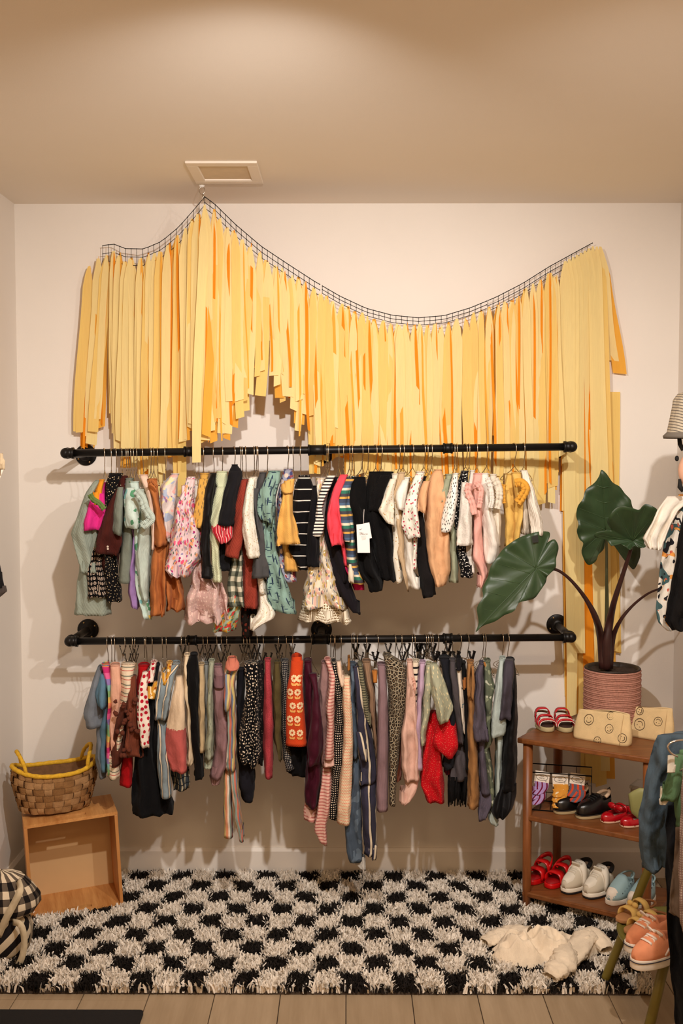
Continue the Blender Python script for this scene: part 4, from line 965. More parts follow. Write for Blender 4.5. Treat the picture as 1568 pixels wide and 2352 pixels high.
Lw('pink_striped_romper', 'pink striped footed romper with frilled cuff on the lower rail', 'romper',
  ('body', m, 7, 'G 380 380 430, 500 420 480, 700 410 470, 1000 395 465, 1330 360 450', {'hd': .07}),
  ('sleeve', m, 9, 'G 520 442 482, 650 415 475, 780 395 468, 850 385 462, 930 402 462, 1100 390 466, 1290 376 466', {'fold': .6}),
  ('frill', fab('pink_frill', (220, 178, 164), tex='rib', kscale=200), 10, 'G 1280 372 468, 1352 368 472', {'hd': .042, 'fold': 1.2}),
  ('leg', m, 7, 'G 1320 365 446, 1500 345 446, 1700 318 438, 1880 290 402, 1960 282 398, 2040 318 402, 2100 355 400', {'fold': .7}),
  ('leg', m, 4, 'G 1650 200 330, 1750 182 330, 1830 188 320, 1905 230 312', {'fold': .7}))
m = fab('grid_dots', (26, 22, 26), ('dots', 132, .24, (230, 212, 186), .05))
Lw('dot_grid_dress', 'black dress with a cream square dot grid between pink striped and tweed garments', 'dress',
  ('body', m, 7, 'G 395 440 482, 600 475 535, 800 480 552, 1000 470 557, 1330 448 557, 1480 450 510, 1700 425 495, 1800 418 490, 1862 445 482', {'hd': .07}))
m = fab('cream_tweed', (222, 194, 160), ('line', 1, .0098, .16, (222, 130, 106)), tex='knit', kscale=130)
Lw('tweed_pinafore', 'cream tweed pinafore with thin coral lines on the lower rail', 'dress',
  ('body', m, 9, 'G 535 548 612, 650 540 622, 760 542 628, 900 548 632, 1100 552 642, 1300 530 640, 1600 502 632, 1870 485 618', {'hd': .07, 'fold': .6}),
  ('strap', fab('cream_trim', (226, 196, 170)), 8, 'G 400 488 530, 520 500 545, 620 525 555', {}))
m = fab('blue_jeans', (72, 84, 98), ('blot', 20, .58, (96, 110, 124), 3))
fr = fab('frayed', (206, 200, 190), tex='fuzz')
Lw('denim_dungarees', 'faded blue denim dungarees with a frayed pale hem, longest on the lower rail', 'dungarees',
  ('body', m, 6, 'G 420 600 660, 540 612 665, 800 618 660, 1100 630 690, 1260 636 700', {'hd': .07}),
  ('leg', m, 7, 'G 1200 636 700, 1500 636 705, 1750 600 715, 1870 560 722, 2050 572 728, 2150 580 732, 2225 600 722', {'hd': .045, 'fold': .7}),
  ('hem_fray', fr, 7, 'G 2190 588 732, 2240 640 752, 2295 715 755', {'hd': .04, 'fold': 1.5}),
  ('bib', fab('tan_leather', (146, 96, 46)), 8, 'G 420 588 615, 470 588 615', {'hd': .05}))
m = fab('navy_bold_stripe', (54, 52, 66), ('vs', .042, [(0, (54, 52, 68)), (.62, (206, 190, 164)), (.78, (30, 30, 40)), (.86, (54, 52, 68))]))
Lw('navy_striped_jumpsuit', 'navy jumpsuit with bold cream vertical stripes and wide legs, lower rail', 'jumpsuit',
  ('body', m, 8, 'G 440 640 690, 600 655 730, 800 662 770, 950 670 800, 1060 668 822, 1300 690 850, 1500 690 856', {'hd': .08}),
  ('sleeve', m, 10, 'G 1040 665 720, 1150 680 765, 1280 715 772, 1350 735 755', {}),
  ('leg', m, 8, 'G 1400 690 858, 1700 702 858, 2000 715 860, 2120 735 860, 2158 740 838', {'hd': .05, 'fold': .6}),
  ('tie', m, 9, 'G 2080 825 862, 2215 818 852', {'hd': .015}))
m = fab('green_pinstripe', (112, 108, 84), ('hs', .008, [(0, (128, 122, 96)), (.5, (70, 68, 54))]))
Lw('green_pinstripe_top', 'khaki top with fine horizontal pinstripes left of the tan ribbed trousers', 'top',
  ('body', m, 8, 'G 420 685 722, 560 695 748, 750 718 780, 900 748 805, 1030 780 810', {'hd': .07}))
Lw('taupe_trousers', 'taupe ribbed trousers between khaki pinstripe top and mauve corduroys', 'trousers',
  ('body', fab('taupe', (140, 110, 86), tex='rib', kscale=170), 6, 'G 395 722 800, 600 765 832, 900 795 850, 1150 825 860, 1340 842 862', {'hd': .07}))
m = fab('mauve_cord', (140, 112, 116), tex='rib', kscale=260)
Lw('mauve_corduroys', 'mauve corduroy trousers with straight leg and a tan waist patch, lower rail', 'trousers',
  ('body', m, 8, 'G 425 862 935, 600 868 950, 900 862 966, 1200 858 968, 1500 850 966, 1745 848 962', {'hd': .07, 'fold': .4}),
  ('patch', fab('tan_patch', (176, 112, 50)), 9, 'G 480 812 862, 590 822 862', {'hd': .02, 'fold': .1, 'nose': .09}))
m = fab('leopard', (150, 136, 112), ('leo', 82, (22, 18, 16), (104, 82, 58)))
Lw('leopard_trousers', 'leopard print trousers with black spots, the widest waist on the lower rail', 'trousers',
  ('body', m, 8, 'G 345 915 985, 430 930 1128, 600 952 1138, 800 958 1128, 1000 960 1098, 1150 962 1072, 1300 968 1062, 1500 970 1035, 1695 975 1030', {'hd': .08, 'fold': .5}))
Lw('dusty_pink_leggings', 'dusty pink leggings ending behind the leopard trousers and blush footed pyjamas', 'leggings',
  ('body', fab('dusty_pink', (184, 120, 106)), 3, 'G 1000 1040 1090, 1300 1035 1085, 1450 1030 1085, 1520 1030 1060', {'hd': .05}))
m = fab('blush_pyjama', (216, 174, 156))
Lw('blush_footed_pyjamas', 'blush pink footed pyjamas with one long hanging leg on the lower rail', 'pyjamas',
  ('body', m, 9, 'G 395 1132 1182, 600 1135 1208, 800 1118 1222, 950 1098 1230, 1150 1070 1238, 1350 1078 1240, 1480 1105 1242', {'hd': .06}),
  ('foot', m, 9, 'G 1450 1100 1240, 1530 1110 1238, 1600 1082 1210, 1660 1062 1170, 1692 1066 1120', {'hd': .05}),
  ('frill', fab('blush_frill', (226, 170, 150)), 10, lambda: ruffle(pathpx('G', [(1185, 540), (1200, 590), (1205, 660)]), .012, .004, 4, 10), {'solid': .0015}))
m = fab('cream_black_stripe', (216, 200, 176), ('hs', .021, [(0, (216, 200, 176)), (.7, (30, 26, 28))]))
Lw('cream_striped_leggings', 'cream leggings with thin black stripes behind the blush footed pyjamas', 'leggings',
  ('body', m, 7, 'G 395 1180 1245, 560 1185 1235, 760 1200 1232, 900 1205 1225', {'hd': .06}))
Lw('lavender_trousers', 'lavender trousers left of the sage leaf-print blouse', 'trousers',
  ('body', fab('lavender', (184, 156, 178)), 8, 'G 405 1250 1302, 600 1232 1285, 900 1215 1262, 1150 1212 1262, 1375 1228 1272', {'hd': .06}))
m = fab('sage_blouse', (164, 164, 138), ('dots', 50, .16, (216, 200, 156), 1, (2.2, .8), 4))
Lw('sage_leaf_blouse', 'pale sage blouse with cream leaf print and puffed sleeve on the lower rail', 'blouse',
  ('body', m, 8, 'H 455 430 485, 700 398 482, 900 385 470, 1050 365 440, 1255 358 416', {'hd': .06}),
  ('sleeve', m, 11, 'H 462 465 540, 560 470 590, 680 470 640, 800 490 682, 900 515 706, 960 520 700, 1010 540 670, 1065 570 620', {'open': True, 'hd': .05}))
m = fab('scarlet', (190, 16, 26), ('dots', 130, .08, (238, 170, 130), .8))
Lw('scarlet_dress', 'scarlet red dress with puffed sleeve and long skirt on the lower rail', 'dress',
  ('body', m, 7, 'H 950 470 540, 1100 425 560, 1300 395 590, 1500 375 600, 1650 360 612, 1750 400 612, 1825 430 612', {'hd': .08}),
  ('sleeve', m, 10, 'H 960 560 715, 1050 530 735, 1150 505 750, 1250 490 758, 1320 520 748, 1388 640 700', {'open': True, 'hd': .05, 'round': True}))
Lw('indigo_jeans', 'dark indigo jeans with pink plaid hem right of the sage blouse', 'jeans',
  ('body', fab('indigo', (50, 50, 60)), 7, 'H 395 560 665, 500 585 670, 650 610 690, 900 640 720, 1200 650 740, 1400 600 720, 1480 595 715', {'hd': .07}),
  ('turn_up', fab('pink_plaid', (120, 32, 52), ('line', 0, .012, .4, (70, 30, 60))), 7, 'H 1470 598 715, 1545 605 705', {'hd': .07}))
m = fab('graphite_denim', (74, 68, 70))
Lw('graphite_jeans', 'graphite grey jeans with flared ankle right of the scarlet dress', 'jeans',
  ('body', m, 9, 'H 420 665 722, 560 662 735, 700 680 760, 900 702 772, 1100 735 790, 1250 752 812', {'hd': .06}),
  ('leg', m, 8, 'H 1200 735 815, 1400 700 830, 1550 665 842, 1615 652 842', {'hd': .05, 'fold': .7}))
def fringe():
    mb = MB(); random.seed(5)
    for i in range(26):
        x = 655+i*7.2; l = random.uniform(1800, 1890); Y = RY-.17+random.uniform(-.03, .02)
        mb.tube([at(880+(x+random.uniform(-3, 3))/4.356, 1420+1590/4.356, Y), at(880+(x-4)/4.356, 1420+1720/4.356, Y), at(880+(x-10+random.uniform(-6, 6))/4.356, 1420+l/4.356, Y)], [.003, .0032, .0022], 6)
    return mb
Lw('fringed_black_skirt', 'black skirt with a fringed hem showing below the graphite jeans', 'skirt',
  ('body', fab('black_jersey', (20, 17, 18)), 3, 'H 1300 660 800, 1600 650 850, 1690 648 852', {'hd': .06}), ('fringe', MATS['black_jersey'], 3, fringe))
m = fab('white_print', (214, 202, 184), ('blot', 30, .66, (96, 126, 134), 5), ('blot', 36, .7, (40, 36, 36), 15))
Lw('white_print_leggings', 'white leggings with blue and black figure print beside the camel dungarees', 'leggings',
  ('body', m, 9, 'H 505 728 778, 700 745 792, 900 770 808, 1100 788 812, 1210 795 808', {'hd': .05}),
  ('waistband', fab('ink_band', (40, 36, 42)), 9.5, 'H 415 730 795, 470 728 782, 515 728 780', {'hd': .055, 'fold': .3}))
Lw('black_cargo_trousers', 'black trousers with tan strap squeezed left of the camel dungarees', 'trousers',
  ('body', fab('coal', (26, 22, 22)), 8, 'H 450 778 822, 700 800 845, 1000 808 850, 1500 820 860', {'hd': .06}),
  ('strap', fab('tan_strap', (160, 100, 50)), 9, 'H 620 790 832, 720 800 832', {'hd': .02}))
m = fab('camel', (152, 108, 64))
Lw('camel_dungarees', 'camel brown dungarees with drawn-up straps on the lower rail', 'dungarees',
  ('body', m, 9, 'H 440 838 902, 560 828 912, 750 836 915, 950 842 912, 1080 830 922, 1300 836 938, 1550 840 955, 1800 840 962, 1985 862 940', {'hd': .07}),
  ('strap', m, 11, 'H 455 848 880, 600 838 862, 800 850 872', {'hd': .02}), ('strap', m, 11, 'H 480 880 908, 620 888 912, 820 880 905', {'hd': .02}))
m = fab('plum_grey', (88, 80, 92), tex='rib', kscale=260)
Lw('plum_grey_set', 'plum grey ribbed tee and leggings set right of the camel dungarees', 'outfit',
  ('body', m, 7, 'H 450 965 1002, 600 930 1000, 900 940 1020, 1200 935 1010, 1500 955 1035, 1750 965 1072', {'hd': .07}),
  ('sleeve', m, 10, 'H 470 955 1000, 590 908 990, 720 922 995, 850 905 1005, 960 885 1022, 1060 868 1042, 1150 885 1058, 1225 902 1062', {'hd': .045}),
  ('foot', m, 8, 'H 1730 962 1090, 1800 958 1098, 1880 948 1080, 1960 940 1045, 2012 955 1030', {'hd': .05}))
m = fab('camo', (98, 104, 84), ('blot', 30, .58, (136, 140, 112), 3), ('blot', 44, .66, (190, 190, 166), 9))
Lw('camouflage_set', 'green camouflage set with tan label between plum grey set and pale blue tee', 'outfit',
  ('body', m, 6, 'H 430 1010 1070, 600 995 1085, 680 1000 1118, 900 1015 1080, 1100 1000 1080, 1230 960 1095, 1280 975 1050, 1500 1020 1092, 1700 1045 1105, 1850 1060 1112', {'hd': .08}),
  ('label_tag', fab('kraft', (170, 112, 56)), 9, lambda: card(pathpx('H', [(1000, 440), (1018, 438), (1068, 560), (1048, 575)]), RY-.14), {'smooth': False}))
m = fab('ice_blue', (176, 188, 182))
Lw('ice_blue_set', 'ice blue tee and footed trousers set left of the dark charcoal velour', 'outfit',
  ('body', m, 6, 'H 405 1165 1222, 600 1140 1210, 1000 1120 1215, 1300 1130 1185, 1600 1125 1175, 1850 1115 1165', {'hd': .07}),
  ('sleeve', m, 9, 'H 420 1160 1205, 560 1142 1195, 700 1122 1200, 850 1095 1218, 1000 1076 1225, 1100 1068 1240, 1160 1070 1225, 1200 1080 1130', {'open': True, 'hd': .045, 'fold': .6}),
  ('foot', m, 7, 'H 1840 1110 1165, 1960 1055 1150, 2010 1045 1145, 2055 1070 1150', {'hd': .05}))
m = fab('charcoal_velour', (62, 56, 64), tex='velvet'); mk = fab('black_velour', (22, 19, 21), tex='velvet')
Lw('charcoal_velour_set', 'charcoal velour top and black footed trousers at the right end of the lower rail', 'outfit',
  ('body', mk, 7, 'H 420 1225 1312, 560 1260 1325, 700 1265 1330, 900 1235 1342, 1150 1200 1346, 1450 1182 1342, 1700 1170 1338', {'hd': .08}),
  ('sleeve', m, 10, 'H 425 1212 1305, 520 1200 1310, 640 1192 1305, 780 1180 1292, 900 1168 1285, 985 1160 1282, 1035 1195 1275', {'open': True, 'hd': .045}),
  ('foot', mk, 9, 'H 1650 1170 1338, 1760 1130 1335, 1860 1088 1325, 1930 1070 1290, 1985 1110 1220', {'hd': .06}))

# each hanger is told apart by the garment it carries
for up in (True, False):
    hs = sorted([h for h in HANG if h[1] == up], key=lambda h: h[0]); gs = sorted([g for g in GAR if g[1] == up])
    n, m_ = len(gs), len(hs); INF = 1e9
    D = [[INF]*(m_+1) for _ in range(n+1)]; D[0] = [0]*(m_+1)
    for i in range(1, n+1):
        for j in range(i, m_+1): D[i][j] = min(D[i][j-1], D[i-1][j-1]+abs(gs[i-1][0]-hs[j-1][0]-8))
    i, j = n, m_
    while i > 0 and j > 0:
        if D[i][j] == D[i][j-1]: j -= 1; continue
        o = hs[j-1][2]; kind = 'clip' if o.name.startswith('clip') else 'wire'
        o['label'] = 'silver %s hanger holding the %s on the %s rail' % ('black-clipped' if kind == 'clip' else 'wire', gs[i-1][2].replace('_', ' '), 'upper' if up else 'lower')
        i -= 1; j -= 1

# ------------------------------------------------------------------ shelf unit
WAL = wood('walnut', (98, 54, 24), (134, 80, 40), 9, 0, .4, 8)
WALV = wood('walnut_upright', (102, 55, 24), (140, 82, 40), 9, 2, .4, 8)
FL = onz(1194, 2098, 0); ZT0 = at(1187, 1694, FL.y).z; FR = onz(1497, 1740, ZT0); FR.z = 0
DV = Vector((-(FR-FL).y, (FR-FL).x, 0)).normalized()*.30
SX = (FR-FL).normalized(); SY = DV.normalized(); SW, SD = (FR-FL).length, DV.length
ZS = [ZT0, at(1191, 1871, FL.y).z, at(1197, 2047, FL.y).z]; TH = .018
su = thing('shoe_shelf', 'dark walnut three-tier wooden shelf standing at an angle beside the rug', 'shelf', tuple(FL+(FR-FL)/2+DV/2))
ang = math.atan2(SX.y, SX.x)
ctr = FL+(FR-FL)/2+DV/2
for i, z in enumerate(ZS):
    ex = .012 if i == 0 else -.004
    part('shelf_board', MB().box((ctr.x, ctr.y, z-TH/2), (SW+ex*2, SD+ex*2, TH), ang), WAL, su, smooth=False, bevel=.004)
for a in (0, 1):
    for b in (0, 1):
        p = FL+SX*(.016 if not a else SW-.016)+SY*(.016 if not b else SD-.016)
        part('leg', MB().tube([(p.x, p.y, 0), (p.x, p.y, .1), (p.x, p.y, ZS[0]-TH)], [.0125, .0145, .0165], 14), WALV, su)
def sp(u, v, z): return FL+SX*u+SY*v+Vector((0, 0, z))     # a spot on the shelf

# ------------------------------------------------------------------ rug
RX0, RX1, RB, RF = -1.165, .885, -.03, onz(800, 2287, 0).y
rg = thing('shaggy_rug', 'shaggy black and white checkerboard rug covering the floor below the rails', 'rug', ((RX0+RX1)/2, (RB+RF)/2, 0))
part('backing', MB().box(((RX0+RX1)/2, (RB+RF)/2, .004), (RX1-RX0-.01, RB-RF-.01, .008)), plain('rug_backing', (70, 58, 48), .95), rg, smooth=False)
cw = .0763; r1 = onz(800, 2238, .02).y; rows_y = [RF, r1]+[r1+(-.02-r1)/8*i for i in range(1, 9)]
b0, b1 = onz(70, 2110, .02), onz(284, 2082, .02); BOXA = math.atan2(b1.y-b0.y, b1.x-b0.x); bw, bd = (b1-b0).length, .20
BOXC = (b0+b1)/2+Vector((-math.sin(BOXA), math.cos(BOXA), 0))*bd/2; BOXC.z = 0
def pile():
    N = 98000; rs = np.random.RandomState(4)
    x = rs.uniform(RX0, RX1, N); y = rs.uniform(RF, RB, N)
    cx = x+rs.normal(0, .004, N)+.006*np.sin(y*60+x*9); cy = y+rs.normal(0, .004, N)+.006*np.sin(x*47)
    col = np.floor((cx-(.0138-cw/2))/cw).astype(int); row = np.searchsorted(np.array(rows_y), cy)-1
    black = ((col+row) % 2 == 0)
    # bare ground under the crate
    ca, sa = math.cos(-BOXA), math.sin(-BOXA); bx = (x-BOXC.x)*ca-(y-BOXC.y)*sa; by = (x-BOXC.x)*sa+(y-BOXC.y)*ca
    keep = ~((np.abs(bx) < .15) & (np.abs(by) < .105))
    leg = np.zeros(N, bool)
    return x[keep], y[keep], black[keep], rs
def blades(x, y, rs, ln, w):
    n = len(x); th = rs.uniform(0, 2*PI, n); lean = rs.uniform(.1, .8, n); l = rs.uniform(.7, 1.15, n)*ln
    dx, dy = np.cos(th), np.sin(th); ww = w*rs.uniform(.7, 1.3, n)/2; ta = rs.uniform(0, 2*PI, n); px, py = np.cos(ta)*ww, np.sin(ta)*ww
    z0 = np.full(n, .006); h1 = l*.55*np.cos(lean*.5); o1 = l*.55*np.sin(lean*.5); h2 = h1+l*.45*np.cos(lean*1.4); o2 = o1+l*.45*np.sin(lean*1.4)
    P = np.empty((n, 6, 3))
    for k, (o, h, s) in enumerate(((0, 0, .8), (o1, h1, 1.0), (o2, h2, .45))):
        bx, by, bz = x+dx*o, y+dy*o, z0+h
        P[:, 2*k, 0] = bx-px*s; P[:, 2*k, 1] = by-py*s; P[:, 2*k, 2] = bz
        P[:, 2*k+1, 0] = bx+px*s; P[:, 2*k+1, 1] = by+py*s; P[:, 2*k+1, 2] = bz
    b = (np.arange(n)*6)[:, None]
    Fq = np.concatenate([b+np.array([0, 1, 3, 2]), b+np.array([2, 3, 5, 4])], 1).reshape(-1, 4)
    return P.reshape(-1, 3), Fq
def raw(name, P, Fq, mat, parent, kind):
    off = np.array(BASE[parent.name]); me = bpy.data.meshes.new(name); nv, nf = len(P), len(Fq)
    me.vertices.add(nv); me.vertices.foreach_set('co', (P-off).astype(np.float32).ravel())
    me.loops.add(nf*4); me.loops.foreach_set('vertex_index', Fq.astype(np.int32).ravel())
    me.polygons.add(nf); me.polygons.foreach_set('loop_start', (np.arange(nf)*4).astype(np.int32)); me.polygons.foreach_set('loop_total', np.full(nf, 4, np.int32))
    me.update(calc_edges=True); me.materials.append(mat); o = bpy.data.objects.new(name, me); COL.objects.link(o); o.parent = parent; o['kind'] = kind; return o
px_, py_, bk, rs = pile()
WPILE = plain('pile_white', (236, 226, 212), .95, var=.06, vscale=60, spec=.1); BPILE = plain('pile_black', (34, 29, 26), .95, var=.2, vscale=60, spec=.15)
P, Fq = blades(px_[~bk], py_[~bk], rs, .033, .0070); raw('white_pile', P, Fq, WPILE, rg, 'stuff')
P, Fq = blades(px_[bk], py_[bk], rs, .028, .0066); raw('black_pile', P, Fq, BPILE, rg, 'stuff')

# ------------------------------------------------------------------ pine crate
PINE = wood('pine', (176, 112, 54), (214, 156, 92), 5, 1, .5, 10); PINEF = wood('pine_face', (184, 120, 62), (206, 146, 86), 5, 2, .5, 9)
BACKB = plain('crate_back', (206, 170, 122), .7, var=.04, vscale=8)
bh, bt = at(270, 1868, b1.y).z-.012, .011
cr = thing('pine_crate', 'open pine crate lying on its side with handle slots, standing on the rug corner', 'crate', (BOXC.x, BOXC.y, .012), BOXA)
def slot_board(z, name):
    # board with a long handle slot cut through it
    sl, swd = .10, .022; mb = MB()
    yo = -bd/2+.035
    mb.box((0, (-bd/2+yo-swd/2)/2, z), (bw, yo-swd/2+bd/2, bt)); mb.box((0, (yo+swd/2+bd/2)/2, z), (bw, bd/2-yo-swd/2, bt))
    for s in (-1, 1): mb.box((s*(bw/2+sl/2)/2, yo, z), (bw/2-sl/2, swd, bt))
    part(name, mb, PINE, cr, False, smooth=False)
slot_board(bh-bt/2, 'top_board'); slot_board(bt/2, 'bottom_board')
for s in (-1, 1): part('side_board', MB().box((s*(bw/2-bt/2), 0, bh/2), (bt, bd, bh-2*bt)), PINEF, cr, False, smooth=False, bevel=.0015)
part('back_panel', MB().box((0, bd/2-.004, bh/2), (bw-2*bt, .006, bh-2*bt)), BACKB, cr, False, smooth=False)
cr.rotation_euler = (0, R(-3.0), BOXA)
CT = cr.location+Vector((-.012, .0, bh+.004))

# ------------------------------------------------------------------ jute basket on the crate
JUTE = []
for i, c in enumerate(((176, 132, 86), (160, 116, 72), (188, 144, 98))):
    t = NT('jute_%d' % i); o = t.obj(); f = t.noise(o, 90, 4)
    t.bump(t.noise(o, 300, 3), .6, .002); JUTE.append(t.fin(t.mix(f, L3(tuple(v*.75 for v in c)), L3(c)), .95, 0, .1))
YROPE = plain('yellow_rope', (212, 164, 40), .85, var=.15, vscale=120, bump=.5, bscale=260)
bk_ = thing('jute_basket', 'woven jute basket with yellow rope rim and two yellow handles on the pine crate', 'basket', (CT.x-.052, CT.y-.002, CT.z), R(24))
AX, AY, BHT = .136, .082, .132
def bpt(th, s, off=0.0):
    k = .80+.20*min(1, s*1.5)-.05*max(0, s-.6); zz = BHT*s + (.026*abs(math.cos(th))**3*s)
    k += off
    return Vector((AX*k*math.cos(th), AY*k*math.sin(th), zz+.002))
NC, NRW = 26, 6
for r in range(NRW):
    for c in range(NC):
        over = (r+c) % 2 == 0; th0 = 2*PI*(c-(.12 if over else -.12))/NC; th1 = 2*PI*(c+1+(.12 if over else -.12))/NC
        s0 = (r-(0.0 if over else .22))/NRW; s1 = (r+1+(0.0 if over else .22))/NRW; s0, s1 = max(0, s0), min(1, s1)
        mb = MB(); nu, nv = (4, 7) if over else (7, 4); vs = []
        A = nu+1; B = nv+1
        for j in range(B):
            for i in range(A):
                u, v = i/nu, j/nv; q = math.sin(PI*u) if over else math.sin(PI*v)
                g = (.012*(j % 2) if over else .012*(i % 2))
                vs.append(bpt(th0+(th1-th0)*u, s0+(s1-s0)*v, .015+.055*q+g if over else .015+.055*q+g))
        mb.add(vs, [(j*A+i, j*A+i+1, (j+1)*A+i+1, (j+1)*A+i) for j in range(nv) for i in range(nu)])
        part('weave_strand', mb, random.choice(JUTE), bk_, False)
mb = MB(); n = 40; vs = [bpt(2*PI*k/n, s) for s in (0, .25, .5, .75, 1) for k in range(n)]
vs += [bpt(2*PI*k/n, 0)*.01+Vector((0, 0, .002)) for k in range(n)]
fs = [(i*n+k, i*n+(k+1) % n, (i+1)*n+(k+1) % n, (i+1)*n+k) for i in range(4) for k in range(n)]+[(5*n+k, 5*n+(k+1) % n, (k+1) % n, k) for k in range(n)]
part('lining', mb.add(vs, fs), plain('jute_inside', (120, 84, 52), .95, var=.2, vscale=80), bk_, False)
def rope(pts, r, turns=1.0, closed=False):
    pts = [Vector(p) for p in pts]; rr = [r*(1+.10*math.sin(i*1.7)) for i in range(len(pts))]; return MB().tube(pts, rr, 8, True, closed)
part('rim', rope([bpt(2*PI*k/90, 1, .05) for k in range(90)], .0078, closed=True), YROPE, bk_, False)
for s in (0, 1):
    c0, c1 = PI*s-.75, PI*s+.75; P0, P1 = bpt(c0, 1, .04), bpt(c1, 1, .04); pts = []
    for i in range(31):
        t = i/30; p = P0.lerp(P1, t); p.z += .064*math.sin(PI*t)**.55; p += Vector((math.cos(PI*s), 0, 0))*.022*math.sin(PI*t); pts.append(p)
    part('handle', rope(pts, .0066), YROPE, bk_, False)

# ------------------------------------------------------------------ gingham bag, mat
t = NT('gingham'); uv = t.uv(); sep = t.n('SeparateXYZ', None, Vector=uv).outputs
a = t.math('LESS_THAN', t.math('FRACT', t.math('DIVIDE', sep[0], .044)), .5); b = t.math('LESS_THAN', t.math('FRACT', t.math('DIVIDE', sep[1], .044)), .5)
GING = t.fin(t.ramp(t.math('DIVIDE', t.math('ADD', a, b), 2.0), [(0, L3((222, 204, 176))), (.4, L3((96, 84, 72))), (.9, L3((26, 22, 22)))], 'CONSTANT'), .9, 0, .15)
t = NT('gingham_bias'); uv = t.mapping(t.uv(), (1, 1, 1), (0, 0, 0), (0, 0, R(-42))); sep = t.n('SeparateXYZ', None, Vector=uv).outputs
a = t.math('LESS_THAN', t.math('FRACT', t.math('DIVIDE', sep[1], .05)), .5); n_ = t.noise(t.uv(), 20)
GINGB = t.fin(t.ramp(a, [(0, L3((206, 188, 160))), (.5, L3((30, 26, 26)))], 'CONSTANT'), .9, 0, .15)
bagc = onz(2, 2225, 0); bagc = Vector((bagc.x-.02, bagc.y+.06, .0))
bg = thing('gingham_bag', 'black and cream gingham drawstring bag with cream straps beside the crate', 'bag', tuple(bagc))
def sack(prof, seed, cx, cy, ax, ay):
    n = 36; vs = []; uvs = []; z0 = prof[0][0]
    for z, k in prof:
        for i in range(n):
            th = 2*PI*i/n; nn = noise.noise(Vector((math.cos(th)*2.2+seed, math.sin(th)*2.2, z*16)))
            rr = k*(1+.10*nn); vs.append((cx+ax*rr*math.cos(th), cy+ay*rr*math.sin(th), z+.006*nn)); uvs.append((th*.11, z*1.1))
    m_ = len(prof); fs = [(j*n+i, j*n+(i+1) % n, (j+1)*n+(i+1) % n, (j+1)*n+i) for j in range(m_-1) for i in range(n)]
    fs += [tuple(range(n-1, -1, -1)), tuple((m_-1)*n+i for i in range(n))]
    return MB().add(vs, fs, uvs)
bx, by = bagc.x, bagc.y
part('body', sack([(.02, .72), (.04, .88), (.08, .98), (.11, .98), (.135, .9), (.15, .72)], 1, bx, by, .10, .08), GINGB, bg)
part('top_flap', sack([(.142, .70), (.155, .92), (.18, 1.06), (.205, 1.04), (.235, .88), (.26, .64), (.275, .35), (.28, .05)], 5, bx+.005, by, .112, .085), GING, bg)
STRP = fab('cream_strap', (214, 196, 164))
def band(pts, w, th=.002):
    P = smooth_path(pts, 20); A, B = [], []
    for i, p in enumerate(P):
        tt = (P[min(i+1, 20)]-P[max(i-1, 0)]).normalized(); s = tt.cross(Vector((0, -1, .15))).normalized(); A.append(p-s*w/2); B.append(p+s*w/2)
    return MB().strip(A, B, [(0, i*.01) for i in range(21)]+[(w, i*.01) for i in range(21)])
yb = by-.095
part('strap', band([at(42, 2022, yb+.05), at(46, 2045, yb), at(30, 2080, yb-.005), at(14, 2110, yb), at(-4, 2150, yb+.02)], .021), STRP, bg, solid=.003)
part('strap', band([at(30, 2118, yb+.02), at(48, 2125, yb), at(56, 2160, yb+.005), at(50, 2200, yb+.01), at(30, 2232, yb+.02), at(2, 2240, yb+.02)], .019), STRP, bg, solid=.003)
mt = onz(165, 2327, 0); mr = onz(331, 2327, 0)
MATB = plain('mat_black', (20, 18, 18), .98, var=.3, vscale=300, bump=.6, bscale=500)
mb = MB(); ol = [(XL+.02, mt.y-.5), (mr.x, mt.y-.5)]+[(mr.x-.012+.012*math.cos(a_), mt.y-.012+.012*math.sin(a_)) for a_ in (0, .5, 1.0, 1.57)]+[(XL+.02, mt.y)]
single('floor_mat', mb.prism(ol, 0, .012), MATB, 'flat black doormat lying on the planks in the lower left foreground', 'mat', smooth=False, bevel=.003)

# ------------------------------------------------------------------ plant
LEAFM = NT('leaf_green'); o = LEAFM.obj(); f = LEAFM.noise(o, 22, 3)
LEAFM.b.inputs['Coat Weight'].default_value = .10; LEAFM.b.inputs['Coat Roughness'].default_value = .35
LEAFM = LEAFM.fin(LEAFM.mix(f, L3((32, 50, 28)), L3((56, 78, 46))), .42, 0, .45)
VEINM = plain('leaf_vein', (58, 78, 46), .45); STEM = plain('leaf_stem', (52, 28, 24), .4, var=.3, vscale=25); STEMG = plain('leaf_stem_green', (62, 62, 36), .4, var=.2, vscale=25)
POTC = onz(1404, 1676, ZS[0])+Vector((0, 0, .001))
pl = thing('elephant_ear_plant', 'potted plant with three large dark green arrow-shaped leaves on the walnut shelf', 'plant', tuple(POTC))
CR = (1068, 1050, 3.136)
def cp(x, y): return (CR[0]+x/CR[2], CR[1]+y/CR[2])
